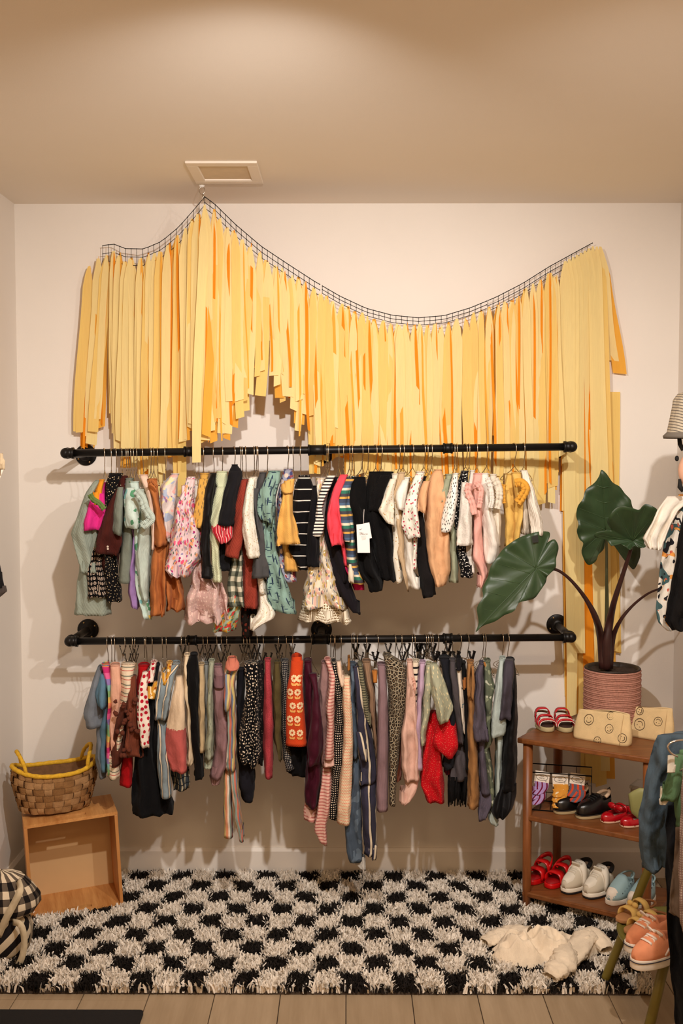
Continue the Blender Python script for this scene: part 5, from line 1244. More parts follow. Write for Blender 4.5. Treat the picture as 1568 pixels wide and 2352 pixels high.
def leaf(outline, attach, tip, Yf, veins, wave, sgn=1):
    """a leaf blade in its own tilted plane with ruffled edge and a fold along each vein"""
    A2 = Vector(cp(*attach)); O2 = [Vector(cp(*q)) for q in outline]; T2 = Vector(cp(*tip)); n = len(O2)
    dense = []
    for i in range(n):
        p0, p1, p2, p3 = O2[i-1], O2[i], O2[(i+1) % n], O2[(i+2) % n]
        for k in range(4):
            u = k/4; dense.append(.5*((2*p1)+(p2-p0)*u+(2*p0-5*p1+4*p2-p3)*u*u+(3*p1-p0-3*p2+p3)*u**3))
    N = len(dense); RN = 9; vs = []
    segs = [(Vector(cp(*(v[0] if isinstance(v[0], tuple) else attach))), Vector(cp(*(v[1] if isinstance(v[0], tuple) else v)))) for v in veins]
    def pos(p2, rad):
        d = p2-A2; an = math.atan2(d.y, d.x)
        fold = min((p2-(a_.lerp(b_, max(0, min(1, (p2-a_).dot(b_-a_)/(b_-a_).length_squared))))).length for a_, b_ in segs)
        Y = Yf(p2)+wave*(.45-.9*min(fold, 20)/20)*min(1, rad*1.6)*(.35+.65*rad)+.008*rad*rad*math.sin(an*9)
        return at(p2.x, p2.y, Y)
    for j in range(RN+1):
        r = j/RN
        for i in range(N): vs.append(pos(A2.lerp(dense[i], r), r))
    fs = [(j*N+i, (j+1)*N+i, (j+1)*N+(i+1) % N, j*N+(i+1) % N) for j in range(RN) for i in range(N)]
    lo = part('leaf', MB().add(vs, fs), LEAFM, pl, solid=.0012)
    for a_, V2 in segs:
        pts = []
        for k in range(9):
            p2 = a_.lerp(V2, k/8*.95); w = pos(p2, min(1, (p2-A2).length/max(1, (V2-A2).length))); w = w-ray(p2.x, p2.y)*0+(CAM-w).normalized()*.0016; pts.append(w)
        part('vein', MB().tube(pts, [.0017*(1-.75*k/8) for k in range(9)], 5), VEINM, lo)
    return pos
o1 = [(75, 1260), (97, 1190), (85, 1085), (128, 1010), (124, 945), (160, 870), (185, 785), (236, 712), (275, 660), (350, 602), (410, 570), (470, 550), (545, 535), (604, 540), (606, 578), (578, 608), (572, 640), (600, 610), (640, 592), (664, 620), (671, 660), (655, 730), (652, 795), (618, 832), (590, 862), (578, 905), (545, 955), (500, 1015), (445, 1033), (385, 1050), (352, 1108), (280, 1140), (218, 1182), (140, 1210), (104, 1232)]
def Y1(p): return -.475+.0002*(p.x-1180)-.00012*(p.y-1300)
leaf(o1, (510, 797), (75, 1260), Y1, [(85, 1240), (280, 665), (470, 560), (595, 560), (650, 640), ((404, 908), (165, 872)), ((310, 1005), (128, 965)), ((210, 1110), (92, 1085)), ((404, 908), (450, 1025)), ((320, 995), (365, 1070)), ((225, 1095), (265, 1145)), (560, 920), (645, 790), ((470, 838), (215, 760))], .008)
o2 = [(980, 92), (965, 135), (930, 185), (868, 235), (848, 300), (810, 355), (800, 425), (816, 480), (804, 535), (822, 590), (850, 622), (838, 690), (882, 775), (938, 752), (956, 706), (1000, 655), (1014, 560), (1060, 620), (1085, 655), (1130, 720), (1172, 772), (1214, 808), (1252, 740), (1262, 690), (1258, 620), (1255, 540), (1240, 440), (1202, 352), (1190, 305), (1150, 262), (1112, 212), (1062, 182), (1018, 120)]
def Y2(p): return -.235+.0004*(p.y-1215)+.0001*(p.x-1390)
leaf(o2, (1012, 525), (980, 92), Y2, [(982, 100), (806, 450), (835, 680), (1250, 560), (1215, 790), (890, 765), ((1006, 440), (812, 365)), ((998, 330), (855, 272)), ((990, 220), (925, 192)), ((1006, 440), (1225, 420)), ((998, 330), (1180, 300)), ((990, 220), (1090, 205))], .008)
o3 = [(1080, 372), (1130, 353), (1200, 366), (1250, 380), (1278, 352), (1302, 338), (1345, 352), (1386, 388), (1360, 460), (1320, 545), (1288, 612), (1300, 645), (1256, 655), (1216, 640), (1190, 668), (1146, 642), (1096, 616), (1054, 640), (1012, 596), (934, 576), (940, 546), (1000, 530), (1052, 526), (1022, 470), (1042, 420)]
def Y3(p): return -.40+.0011*(p.y-1240) if p.y < 1240 else -.40-.0012*(p.y-1240)
leaf(o3, (1205, 603), (1300, 340), Y3, [(1300, 350), (1375, 395), (1200, 380), (1085, 390), (945, 560), (1150, 635), (1290, 640)], .009)
def stem(pts, Ys, rs, mat):
    P = smooth_path([at(*cp(x, y), Y) for (x, y), Y in zip(pts, Ys)], 24)
    rr = [interp([(i/(len(rs)-1), r) for i, r in enumerate(rs)], k/24) for k in range(25)]
    part('stem', MB().tube(P, rr, 10), mat, pl)
py = POTC.y
stem([(512, 795), (640, 806), (720, 850), (800, 930), (880, 1040), (940, 1160), (975, 1300), (990, 1520)], [-.455, -.435, -.42, -.40, -.365, -.33, py-.02, py-.012], [.004, .0048, .005, .0056, .0075, .011, .0135, .014], STEM)
stem([(1014, 525), (1018, 660), (1018, 850), (1020, 1100), (1015, 1520)], [-.232, -.225, -.23, py+.01, py+.01], [.004, .0045, .005, .007, .010], STEMG)
stem([(1205, 604), (1185, 690), (1130, 860), (1075, 1030), (1045, 1160), (1020, 1320), (1018, 1522)], [-.395, -.385, -.35, -.32, py-.03, py-.025, py-.015], [.0045, .006, .0075, .0095, .0125, .0165, .0165], STEM)
stem([(1480, 925), (1365, 960), (1290, 1000), (1200, 1075), (1115, 1180), (1062, 1310), (1042, 1520)], [-.40, -.36, -.33, -.30, -.28, py-.01, py-.005], [.003, .0035, .004, .0046, .0062, .0095, .011], STEM)
PR, PH = .0965, .212
ROPEM = plain('rose_rope', (172, 122, 104), .95, var=.22, vscale=160, bump=.7, bscale=420)
mb = MB()
for k in range(34):
    z = .003+k*(PH-.006)/33; mb.tube([POTC+Vector(((PR-.003+.0012*math.sin(k*2.1))*math.cos(a_), (PR-.003+.0012*math.sin(k*2.1))*math.sin(a_), z)) for a_ in [2*PI*i/40 for i in range(40)]], .0039, 6, closed=True)
part('rope_cover', mb, ROPEM, pl)
part('inner_pot', MB().lathe([(0, .004), (PR-.008, .004), (PR-.006, PH), (PR-.001, PH+.004), (PR-.004, PH+.007), (PR-.011, PH+.004), (PR-.012, PH-.02)], 40, POTC), plain('pot_dark', (44, 34, 26), .5), pl)
mb = MB(); SO = plain('soil', (48, 34, 24), 1, var=.5, vscale=160, bump=1, bscale=200); n = 36; vs = [POTC+Vector((0, 0, PH-.006))]
for j in range(1, 8):
    for i in range(n):
        r = (PR-.012)*j/7; vs.append(POTC+Vector((r*math.cos(2*PI*i/n), r*math.sin(2*PI*i/n), PH-.009+.005*random.random())))
fs = [(0, 1+i, 1+(i+1) % n) for i in range(n)]+[(1+(j-1)*n+i, 1+j*n+i, 1+j*n+(i+1) % n, 1+(j-1)*n+(i+1) % n) for j in range(1, 7) for i in range(n)]
part('soil', mb.add(vs, fs), SO, pl)
c = [at(*cp(x, y), Y1(Vector(cp(x, y)))-.014) for x, y in ((478, 572), (524, 560), (528, 612), (486, 618))]
single('dark_sticker', MB().add(c+[v+Vector((0, .0015, 0)) for v in c], [(0, 1, 2, 3), (7, 6, 5, 4), (0, 4, 5, 1), (1, 5, 6, 2), (2, 6, 7, 3), (3, 7, 4, 0)]), plain('sticker_dark', (22, 22, 14), .5), 'small dark square sticker on the big front leaf', 'sticker', smooth=False)

# ------------------------------------------------------------------ shoes
def foot_outline(L, W, n=28, k=1.0):
    out = []
    for i in range(n):
        th = 2*PI*i/n; y = math.sin(th); x = math.cos(th)
        w = W/2*(1.0 if y < .1 else 1-.22*min(1, (y-.1)/.6))*k
        out.append((math.copysign(abs(x)**.72, x)*w, y*L/2*k))      # toe towards -y
    return out
def sole_mb(L, W, z0, z1, k0=.97, k1=1.0):
    a, b = foot_outline(L, W, k=k0), foot_outline(L, W, k=k1); n = len(a); mb = MB()
    zs = [(a, z0), (b, z0+(z1-z0)*.35), (b, z1)]
    vs = [(x, y, z) for o_, z in zs for x, y in o_]
    return mb.add(vs, [tuple(range(n-1, -1, -1)), tuple(range(2*n, 3*n))]+[(j*n+i, j*n+(i+1) % n, (j+1)*n+(i+1) % n, (j+1)*n+i) for j in range(2) for i in range(n)])
def upper_mb(L, W, z0, prof, t0=0.0, t1=1.0, grow=0.0, open_=None, nu=22, nv=14):
    """arched shell over the sole from toe (t=0) to heel (t=1); prof gives its height; open_=(a,b) leaves the top open for the foot"""
    vs, fs = [], []
    for i in range(nu+1):
        t = t0+(t1-t0)*i/nu; y = -L/2*math.cos(PI*t)*.985
        yy = y/(L/2); wv = W/2*(1.0 if yy < .1 else 1-.22*min(1, (yy-.1)/.6))*max(.02, 1-abs(yy)**2.9)**.55*.96+grow
        h = (interp(prof, t)+grow)*min(1, (t/.05+.02)**.5)*min(1, ((1-t)/.03+.25)**.5)
        for j in range(nv+1):
            a = PI*j/nv; cx_, sx_ = math.cos(a), math.sin(a)
            vs.append((math.copysign(abs(cx_)**.62, cx_)*wv*(1-.10*sx_), y-(grow if t < .5 else -grow)*abs(math.cos(PI*t)), z0+h*sx_**.72 if sx_ > 0 else z0))
    for i in range(nu):
        tm = t0+(t1-t0)*(i+.5)/nu
        for j in range(nv):
            am = (j+.5)/nv
            if open_ and open_[0] < tm < open_[1] and .24 < am < .76: continue
            a = i*(nv+1)+j; fs.append((a, a+nv+1, a+nv+2, a+1))
    return MB().add(vs, fs)
def arch(L, W, t, wd, h, z0, th=.003, side=1.0, lean=0.0, seg=14, rise=0.0):
    """strap over the foot at position t along the shoe"""
    A, B = [], []; y = -L/2*math.cos(PI*t)
    for j in range(seg+1):
        a = PI*j/seg; x = math.copysign(abs(math.cos(a))**.6, math.cos(a))*W/2*side; z = z0+h*math.sin(a)**.75
        A.append(Vector((x, y-wd/2+lean*math.sin(a), z))); B.append(Vector((x*.98, y+wd/2+lean*math.sin(a)*1.1, z*1.0+.002+rise*math.sin(a))))
    return MB().strip(A, B)
def place(kind, name, label, px, py, z, yaw, group=None):
    p = onz(px, py, z); root = thing(name, label, 'shoe', (p.x, p.y, z+.0005), yaw, group); kind(root); return root
REDL = plain('red_leather', (196, 24, 36), .3, spec=.5); REDR = plain('red_rubber', (196, 10, 14), .32, spec=.5); CREPE = plain('crepe_sole', (186, 168, 124), .85, var=.08, vscale=80)
WTRIM = plain('white_piping', (236, 220, 206), .6); DARKIN = plain('shoe_inside', (58, 34, 26), .9); BLKL = plain('black_leather', (16, 13, 12), .28, spec=.6)
def red_strap_sandal(o):
    L, W = .128, .060
    part('sole', sole_mb(L, W, 0, .016), CREPE, o, False, bevel=.002)
    part('insole', sole_mb(L*.94, W*.9, .016, .018), DARKIN, o, False)
    for t, wd, h, ln in ((.30, .014, .024, 0), (.40, .013, .030, .012), (.47, .012, .034, -.010)):
        part('strap', arch(L, W*.97, t, wd, h, .015, lean=ln), REDL, o, False, solid=.003)
    for t, h in ((.235, .022), (.35, .028)): part('piping', MB().tube([(math.copysign(abs(math.cos(a))**.6, math.cos(a))*W*.49, -L/2*math.cos(PI*t)-.003, .015+h*math.sin(a)**.75) for a in [PI*j/14 for j in range(15)]], .0013, 5), WTRIM, o, False)
    part('ankle_strap', arch(L, W*.86, .62, .017, .034, .030, side=1), REDL, o, False, solid=.003)
    for s in (-1, 1): part('strap', MB().box((s*W*.41, .022, .032), (.003, .012, .035)), REDL, o, False, smooth=False)
    part('heel_strap', MB().tube([(math.cos(a)*W*.38, .026+math.sin(a)*.032, .046) for a in [PI*j/12 for j in range(13)]], .004, 6), plain('tan_lining', (150, 112, 84), .8), o, False)
    part('buckle', MB().tube([(-W*.42, .010+dy, .047+dz) for dy, dz in ((-.006, -.006), (.006, -.006), (.006, .006), (-.006, .006))], .001, 5, closed=True), STEEL, o, False)
place(red_strap_sandal, 'red_sandal', 'small red strappy sandal with crepe sole at the left end of the top shelf', 1249, 1672, ZS[0], R(6), 'red strappy sandals')
place(red_strap_sandal, 'red_sandal', 'small red strappy sandal with crepe sole touching the smiley pouch', 1293, 1673, ZS[0], R(2), 'red strappy sandals')
def red_buckle_sandal(o):
    L, W = .138, .062
    part('sole', sole_mb(L, W, 0, .018), REDR, o, False, bevel=.003)
    part('insole', sole_mb(L*.92, W*.86, .018, .0195), plain('red_footbed', (150, 8, 12), .5), o, False)
    part('strap', arch(L, W, .40, .030, .034, .012, lean=.004), REDR, o, False, solid=.004)
    part('strap', arch(L, W*.96, .60, .024, .048, .012), REDR, o, False, solid=.004)
    for t, z in ((.40, .040), (.60, .052)): part('buckle', MB().box((-.014, -L/2*math.cos(PI*t), z), (.012, .018, .006), Matrix.Rotation(.5, 3, 'Y')), REDR, o, False, smooth=False, bevel=.0015)
    pts = [(math.cos(a)*W*.47, .018+math.sin(a)*.048, .034+.030*math.sin(a)) for a in [PI*j/14 for j in range(15)]]
    part('heel_strap', MB().strip([Vector(p) for p in pts], [Vector((p[0]*.95, p[1], p[2]+.016)) for p in pts]), REDR, o, False, solid=.004)
place(red_buckle_sandal, 'red_buckle_sandal', 'glossy red rubber sandal with two buckles beside the left shelf leg', 1238, 2020, ZS[2], R(-42), 'red rubber sandals')
place(red_buckle_sandal, 'red_buckle_sandal', 'glossy red rubber sandal with two buckles next to the white sneakers', 1281, 2029, ZS[2], R(-42), 'red rubber sandals')
LEAW = plain('sneaker_leather', (226, 216, 198), .6); LEAG = plain('sneaker_suede', (206, 194, 172), .85); RUBB = plain('rubber_black', (24, 20, 20), .7)
def white_sneaker(o):
    L, W = .145, .066
    part('outsole', sole_mb(L, W, 0, .007), RUBB, o, False); part('midsole', sole_mb(L*1.01, W*1.02, .007, .021, 1, 1), plain('midsole_white', (232, 222, 204), .6), o, False, bevel=.002)
    pr = [(0, .010), (.12, .026), (.28, .036), (.42, .052), (.55, .068), (.7, .066), (.88, .062), (1, .048)]
    part('upper', upper_mb(L, W*.97, .019, pr, open_=(.56, .93)), LEAG, o, False, solid=.002)
    part('toe_box', upper_mb(L, W*.9, .0225, [(0, .010), (.12, .026), (.28, .036), (.34, .041)], .10, .34, .0005, nu=8), LEAW, o, False)
    part('side_panel', upper_mb(L, W*.97, .0195, pr, .44, .54, .0012, nu=4), LEAW, o, False)
    part('tongue', MB().box((0, -.004, .078), (.030, .006, .034), Matrix.Rotation(R(28), 3, 'X')), LEAG, o, False, smooth=False, bevel=.002)
    st = part('strap', arch(L, W*1.02, .50, .024, .058, .020, lean=.004, rise=.015), LEAW, o, False, solid=.004)
    tb = text_mb('NAUTICA', .0085); y = -L/2*math.cos(PI*.50)
    tb.xf(Matrix.Translation((0, y+.0035, .0895)) @ Matrix.Rotation(R(35), 4, 'X')); part('lettering', tb, plain('letter_grey', (120, 108, 94), .8), st, False, smooth=False)
    for k in range(4):
        t_ = .34+.035*k; part('lace', arch(L, W*.42, t_, .004, .004, .019+interp(pr, t_)*.93, seg=6), LEAW, o, False, solid=.0016)
    part('collar', MB().tube([(math.cos(a)*W*.33, .030+math.sin(a)*.030, .074+.012*math.sin(a)) for a in [PI*j/12 for j in range(13)]], .0075, 8), plain('collar_black', (26, 22, 22), .9), o, False)
place(white_sneaker, 'white_sneaker', 'white toddler sneaker with velcro strap next to the red rubber sandals', 1325, 2041, ZS[2], R(-50), 'white velcro sneakers')
place(white_sneaker, 'white_sneaker', 'white toddler sneaker with velcro strap next to the pale blue slip-on', 1375, 2052, ZS[2], R(-50), 'white velcro sneakers')
BLUS = plain('slip_blue', (146, 172, 174), .6); CAPW = plain('toe_cap_white', (222, 208, 190), .7); HOLE = plain('vent_hole', (30, 38, 42), .9)
def slip_on(o):
    L, W = .138, .062
    part('sole', sole_mb(L*1.02, W*1.04, 0, .017, 1, 1), CAPW, o, False, bevel=.002)
    pr = [(0, .012), (.15, .030), (.3, .040), (.45, .058), (.55, .070), (.7, .062), (.88, .062), (1, .052)]
    part('upper', upper_mb(L, W, .014, pr, open_=(.55, .93)), BLUS, o, False, solid=.002)
    part('toe_cap', upper_mb(L, W*.97, .0155, pr, .02, .26, .0008, nu=8), CAPW, o, False)
    for s in (-1, 1):
        for k in range(6):
            t = .36+.055*k; y = -L/2*math.cos(PI*t); part('vent_hole', MB().ball((s*W*.43, y, .036+.026*k/5), .0026, 7, 5, (.6, .8, 1)), HOLE, o, False)
    for k in range(4): part('eyelet_ridge', MB().box((0, -.036+.010*k, .050+.007*k), (.020, .0028, .0022), Matrix.Rotation(.5, 3, 'X')), BLUS, o, False, smooth=False)
    part('collar', MB().tube([(math.cos(a)*W*.36, .028+math.sin(a)*.034, .070+.010*math.sin(a)) for a in [PI*j/12 for j in range(13)]], .0030, 6), BLUS, o, False)
place(slip_on, 'blue_slip_on', 'pale blue perforated slip-on with white toe cap beside the white sneakers', 1425, 2066, ZS[2], R(-48), 'pale blue slip-ons')
place(slip_on, 'blue_slip_on', 'pale blue perforated slip-on half hidden behind the olive chair leg', 1473, 2076, ZS[2], R(-48), 'pale blue slip-ons')
def black_shoe(o):
    L, W = .145, .064
    part('outsole', sole_mb(L*1.02, W*1.05, 0, .010, 1, 1), plain('welt_tan', (170, 148, 108), .8), o, False, bevel=.0015)
    part('welt', MB().tube([(x*1.03, y*1.03, .012) for x, y in foot_outline(L, W, 40)], .0016, 5, closed=True), plain('welt_dark', (60, 48, 36), .7), o, False)
    pr = [(0, .014), (.1, .030), (.25, .040), (.42, .048), (.56, .060), (.7, .058), (.88, .060), (1, .050)]
    part('upper', upper_mb(L, W, .010, pr, open_=(.58, .93)), BLKL, o, False, solid=.002)
    part('tongue', MB().box((0, .004, .062), (.026, .005, .028), Matrix.Rotation(R(30), 3, 'X')), BLKL, o, False, smooth=False, bevel=.002)
    for k in range(4): part('lace', arch(L, W*.5, .40+.04*k, .004, .004, .052+.0045*k, seg=6), plain('lace_black', (20, 17, 16), .9), o, False, solid=.0016)
    part('lining', MB().tube([(math.cos(a)*W*.30, .032+math.sin(a)*.030, .062+.012*math.sin(a)) for a in [PI*j/12 for j in range(13)]], .006, 8), plain('lining_cream', (206, 176, 146), .9), o, False)
    part('heel_loop', MB().tube([(0, .062, .062), (0, .072, .072), (0, .068, .084), (0, .058, .078)], .002, 6), BLKL, o, False)
place(black_shoe, 'black_lace_shoe', 'black leather lace-up shoe in front of the wire sock basket', 1313, 1861, ZS[1], R(-60), 'black lace-up shoes')
place(black_shoe, 'black_lace_shoe', 'black leather lace-up shoe next to the red satin ballet flats', 1364, 1872, ZS[1], R(-60), 'black lace-up shoes')
SATIN = plain('red_satin', (172, 8, 22), .25, spec=.7)
def bow_flat(o):
    L, W = .138, .058
    part('sole', sole_mb(L, W*1.02, 0, .007), plain('sole_beige', (206, 168, 140), .8), o, False)
    pr = [(0, .012), (.12, .022), (.3, .026), (.5, .030), (.75, .036), (1, .040)]
    part('upper', upper_mb(L, W, .005, pr, open_=(.34, .95)), SATIN, o, False, solid=.002)
    part('insole', sole_mb(L*.9, W*.86, .008, .010), plain('insole_tan', (206, 172, 150), .8), o, False)
    part('strap', arch(L, W*.86, .60, .009, .024, .024, lean=-.004), SATIN, o, False, solid=.003)
    mb = MB()
    for s in (-1, 1): mb.ball((s*.016, -.010, .044), .014, 10, 7, (1.25, .5, .8))
    mb.ball((0, -.013, .044), .006, 8, 6); part('bow', mb, SATIN, o, False)
place(bow_flat, 'red_ballet_flat', 'red satin ballet flat with a bow beside the black lace-up shoes', 1417, 1882, ZS[1], R(-58), 'red satin ballet flats')
place(bow_flat, 'red_ballet_flat', 'red satin ballet flat half hidden behind the slate blue sleeve', 1462, 1892, ZS[1], R(-58), 'red satin ballet flats')

# ------------------------------------------------------------------ smiley pouches
POU = fab('pouch_linen', (222, 192, 142), tex='knit', kscale=300)
def pouch(label, BL, BR, h, th, smiles, lean):
    A, B = onz(*BL, ZS[0]), onz(*BR, ZS[0]); d = (B-A); w = d.length; yaw = math.atan2(d.y, d.x); c = (A+B)/2
    n = 26; rws = 12; vs = []; uvs = []
    def prof(s): return .42+.58*math.sin(PI*min(.98, .10+s*.84))**.55 if s < .9 else .42
    for j in range(rws+1):
        s = j/rws; tk = th*(.9-.72*s**1.5); z = h*s
        for i in range(n):
            a = 2*PI*i/n; ex = math.copysign(abs(math.cos(a))**.35, math.cos(a)); ey = math.copysign(abs(math.sin(a))**.7, math.sin(a))
            kx = w/2*(1-.07*s**2+.02*math.sin(s*5)); zz = z+.006*math.sin(ex*2.3+label.__len__())*s
            vs.append(Vector((ex*kx, ey*tk/2+lean*s, zz))); uvs.append((ex*kx, zz))
    fs = [(j*n+i, j*n+(i+1) % n, (j+1)*n+(i+1) % n, (j+1)*n+i) for j in range(rws) for i in range(n)]+[tuple(range(n-1, -1, -1)), tuple(rws*n+i for i in range(n))]
    root = thing('smiley_pouch', label, 'pouch', (c.x, c.y, ZS[0]+.0005), yaw, 'smiley print pouches')
    part('body', MB().add(vs, fs, uvs), POU, root, False)
    part('zip', MB().tube([(x*w/2*.9, lean, h+.006*math.sin(x*2.3+len(label))+.001) for x in [i/10-1 for i in range(21)]], .0022, 6), plain('zip_cream', (214, 186, 140), .7), root, False)
    part('side_seam', MB().tube([(w*.36, -th*(.45-.36*s**1.5)-.0005+lean*s, h*s) for s in [i/8 for i in range(9)]], .0013, 5), plain('seam_tan', (190, 158, 112), .9), root, False)
    ink = plain('smiley_ink', (62, 44, 30), .9)
    for (sx, sz, r, rot) in smiles:
        def P(u, v):
            x = sx+u; z = sz+v; s = min(1, max(0, z/h)); return Vector((x, -th*(.45-.36*s**1.5)*(1-.25*min(1, abs(x)/(w/2))**4)-.0012+lean*s, z))
        mb = MB().tube([P(r*math.cos(a), r*math.sin(a)) for a in [2*PI*i/28 for i in range(28)]], .00085, 4, closed=True)
        cr_, sr_ = math.cos(rot), math.sin(rot)
        q = lambda u, v: P(u*cr_-v*sr_, u*sr_+v*cr_)
        mb.tube([q(r*.55*math.cos(a), r*.55*math.sin(a)) for a in [PI*1.1+PI*.8*i/12 for i in range(13)]], .00085, 4)
        for s_ in (-1, 1): mb.ball(q(s_*r*.32, r*.32), .0013, 6, 4)
        part('smiley', mb, ink, root, False)
pouch('cream pouch printed with smiley faces, the front left one by the red sandals', (1319, 1691), (1448, 1713), .096, .06, [(-.045, .066, .0165, .1), (.030, .048, .0135, .4), (-.005, .006, .012, .2), (.078, .025, .014, 1.2), (.028, .088, .012, 2.0)], .012)
pouch('cream pouch printed with smiley faces, tucked behind the other at the right', (1440, 1686), (1545, 1704), .100, .055, [(-.030, .044, .0185, 2.6), (.032, .062, .014, 3.0), (-.036, .086, .012, 1.3)], .010)

# ------------------------------------------------------------------ wire basket with sock packs
WIRE = plain('basket_wire', (34, 28, 24), .45, .7)
bl = onz(1208, 1862, ZS[1])
wb = thing('wire_basket', 'black wire basket holding sock packs on the middle shelf', 'basket', (bl.x+.012, bl.y+.004, ZS[1]+.001), R(-13))
BW, BD, BHH = .205, .105, .132
for z in (.002, .033, .066, .099, BHH):
    part('wire_ring', MB().tube([(0, 0, z), (BW, 0, z), (BW, BD, z), (0, BD, z)], .0022 if z in (.002, BHH) else .0011, 6, closed=True), WIRE, wb, False) if z != .066 and z != .033 and z != .099 else part('wire_ring', MB().tube([(BW, .002, z), (BW, BD, z), (0, BD, z), (0, .002, z)], .0011, 5), WIRE, wb, False)
for i in range(5): part('wire', MB().tube([(BW*i/4, BD, .002), (BW*i/4, BD, BHH)], .0011, 5), WIRE, wb, False)
for x in (0, BW):
    for y in (0, BD*.5): part('wire', MB().tube([(x, y, .002), (x, y, BHH)], .0018 if y == 0 else .0011, 5), WIRE, wb, False)
for i in range(1, 6): part('wire', MB().tube([(BW*i/6, 0, .002), (BW*i/6, BD, .002)], .0011, 5), WIRE, wb, False)
CARD = plain('header_card', (228, 214, 196), .6)
BM = Matrix.Translation(wb.location) @ Matrix.Rotation(wb.rotation_euler.z, 4, 'Z')
def sock_pack(label, x, y, w, col, stripe, tilt, hang, zt):
    p = BM @ Vector((x, y, 0)); root = thing('sock_pack', label, 'socks', (p.x, p.y, ZS[1]+.004), wb.rotation_euler.z, 'sock packs in the wire basket')
    Rm = Matrix.Translation((0, 0, zt)) @ Matrix.Rotation(tilt, 4, 'Y') @ Matrix.Rotation(R(-10), 4, 'X')
    h = .044; mb = MB().box((0, 0, -h/2), (w, .004, h)); cd_ = part('header_card', mb.xf(Rm), CARD, root, False, smooth=False)
    mb = MB().tube([(w*.38*math.cos(a), -.0026, -.020+.0105*math.sin(a)) for a in [2*PI*i/26 for i in range(26)]], .0006, 4, closed=True)
    mb.tube([(w*.22, -.0026, -.029), (w*.30, -.0026, -.034), (w*.30, -.0026, -.027)], .0006, 4); part('logo', mb.xf(Rm), INK, cd_, False)
    for wrd, dz in (('MILK', -.0165), ('TEETH', -.0235)):
        tb = text_mb(wrd, .0062); tb.xf(Matrix.Translation((0, -.0027, dz)) @ Matrix.Rotation(PI/2, 4, 'X')); tb.xf(Rm); part('lettering', tb, INK, cd_, False, smooth=False)
    for i, (dx, dz, sc) in enumerate(hang):
        mb = MB(); n = 16; vs = []; uvs = []
        pts = [(0, 0, -.036), (.002, -.002, -.052), (-.004, -.006, -.066), (-.012, -.014, -.078)]
        P = smooth_path(pts, 10)
        for k, q in enumerate(P):
            wv = w*.46*sc*(1-.18*k/10) if k < 9 else w*.26*sc
            for j in range(n):
                a = 2*PI*j/n; vs.append(Rm @ (Vector((q.x+dx+math.cos(a)*wv, q.y-.003*i+math.sin(a)*.008, q.z+dz)))); uvs.append((math.cos(a)*wv, q.z))
        fs = [(k*n+j, k*n+(j+1) % n, (k+1)*n+(j+1) % n, (k+1)*n+j) for k in range(10) for j in range(n)]+[tuple(range(n-1, -1, -1)), tuple(10*n+j for j in range(n))]
        part('sock', mb.add(vs, fs, uvs), col, root, False)
S1 = fab('sock_lilac', (176, 146, 194), ('line', 0, .016, .3, (112, 20, 48))); S2 = fab('sock_amber', (220, 150, 58), ('blot', 60, .66, (240, 220, 180), 2)); S3 = fab('sock_grey', (100, 96, 108), ('line', 0, .018, .4, (206, 72, 40)))
sock_pack('lilac and maroon socks on a white header card at the left of the wire basket', .042, .020, .050, S1, None, .10, [(0, 0, 1.1), (-.014, -.018, 1.05), (-.004, -.034, 1.0)], .128)
sock_pack('amber yellow socks on a white header card in the middle of the wire basket', .100, .024, .052, S2, None, -.06, [(0, 0, 1.1), (-.002, -.016, 1.1), (-.004, -.034, 1.0)], .124)
sock_pack('grey and orange socks on a white header card at the right of the wire basket', .160, .028, .050, S3, None, .10, [(0, 0, 1.15), (.008, -.016, 1.05)], .126)

# clear plastic box on the middle shelf, behind the chair
CLR = NT('clear_plastic'); CLR.b.inputs['Transmission Weight'].default_value = .75; CLR = CLR.fin(L3((236, 226, 210)), .25, 0, .5)
pc = onz(1492, 1850, ZS[1]); bxp = Vector((pc.x, pc.y, ZS[1]+.001))
pbx = thing('plastic_box', 'clear plastic organiser box with lid on the middle shelf behind the chair', 'box', tuple(bxp), ang)
for (c, s_) in (((0, -.04, .03), (.11, .002, .06)), ((0, .04, .03), (.11, .002, .06)), ((-.055, 0, .03), (.002, .08, .06)), ((.055, 0, .03), (.002, .08, .06)), ((0, 0, .001), (.11, .08, .002))): part('wall', MB().box(c, s_), CLR, pbx, False, smooth=False)
part('lid', MB().box((0, 0, .066), (.118, .088, .012)), CLR, pbx, False, smooth=False, bevel=.002)
part('divider', MB().box((0.01, 0, .03), (.002, .078, .055)), CLR, pbx, False, smooth=False)
part('contents', MB().ball((.03, -.01, .02), .018, 10, 6, (1, 1, .8)), plain('amber_bead', (206, 130, 60), .5), pbx, False)

# ------------------------------------------------------------------ olive chair with shoes on it
OLV = plain('olive_enamel', (112, 100, 38), .38, spec=.5, var=.08, vscale=20); OLS = plain('olive_seat', (118, 112, 52), .45, var=.06, vscale=20)
ZQ = .25; CC = Vector((.925, -1.03, 0))
chr_ = thing('olive_chair', 'small olive green metal chair at the right edge holding sneakers and sandals', 'chair', (CC.x, CC.y, 0))
SRX, SRY = .185, .175
prof = [(0, -.030), (.80, -.030), (.93, -.024), (.985, -.010), (1.0, 0), (.96, .004), (.92, 0), (0, -.001)]
mb = MB().lathe(prof, 40); mb.v = [(CC.x+v[0]*SRX, CC.y+v[1]*SRY, ZQ+v[2]) for v in mb.v]; part('seat', mb, OLS, chr_)
f0 = onz(1384, 2262, .012); g0 = at(1490, 1996, -.90)
lg = part('leg', MB().tube(smooth_path([f0, f0.lerp(g0, .5), g0, g0+(g0-f0)*.35+Vector((.02, 0, 0))], 12), .0125, 12), OLV, chr_)
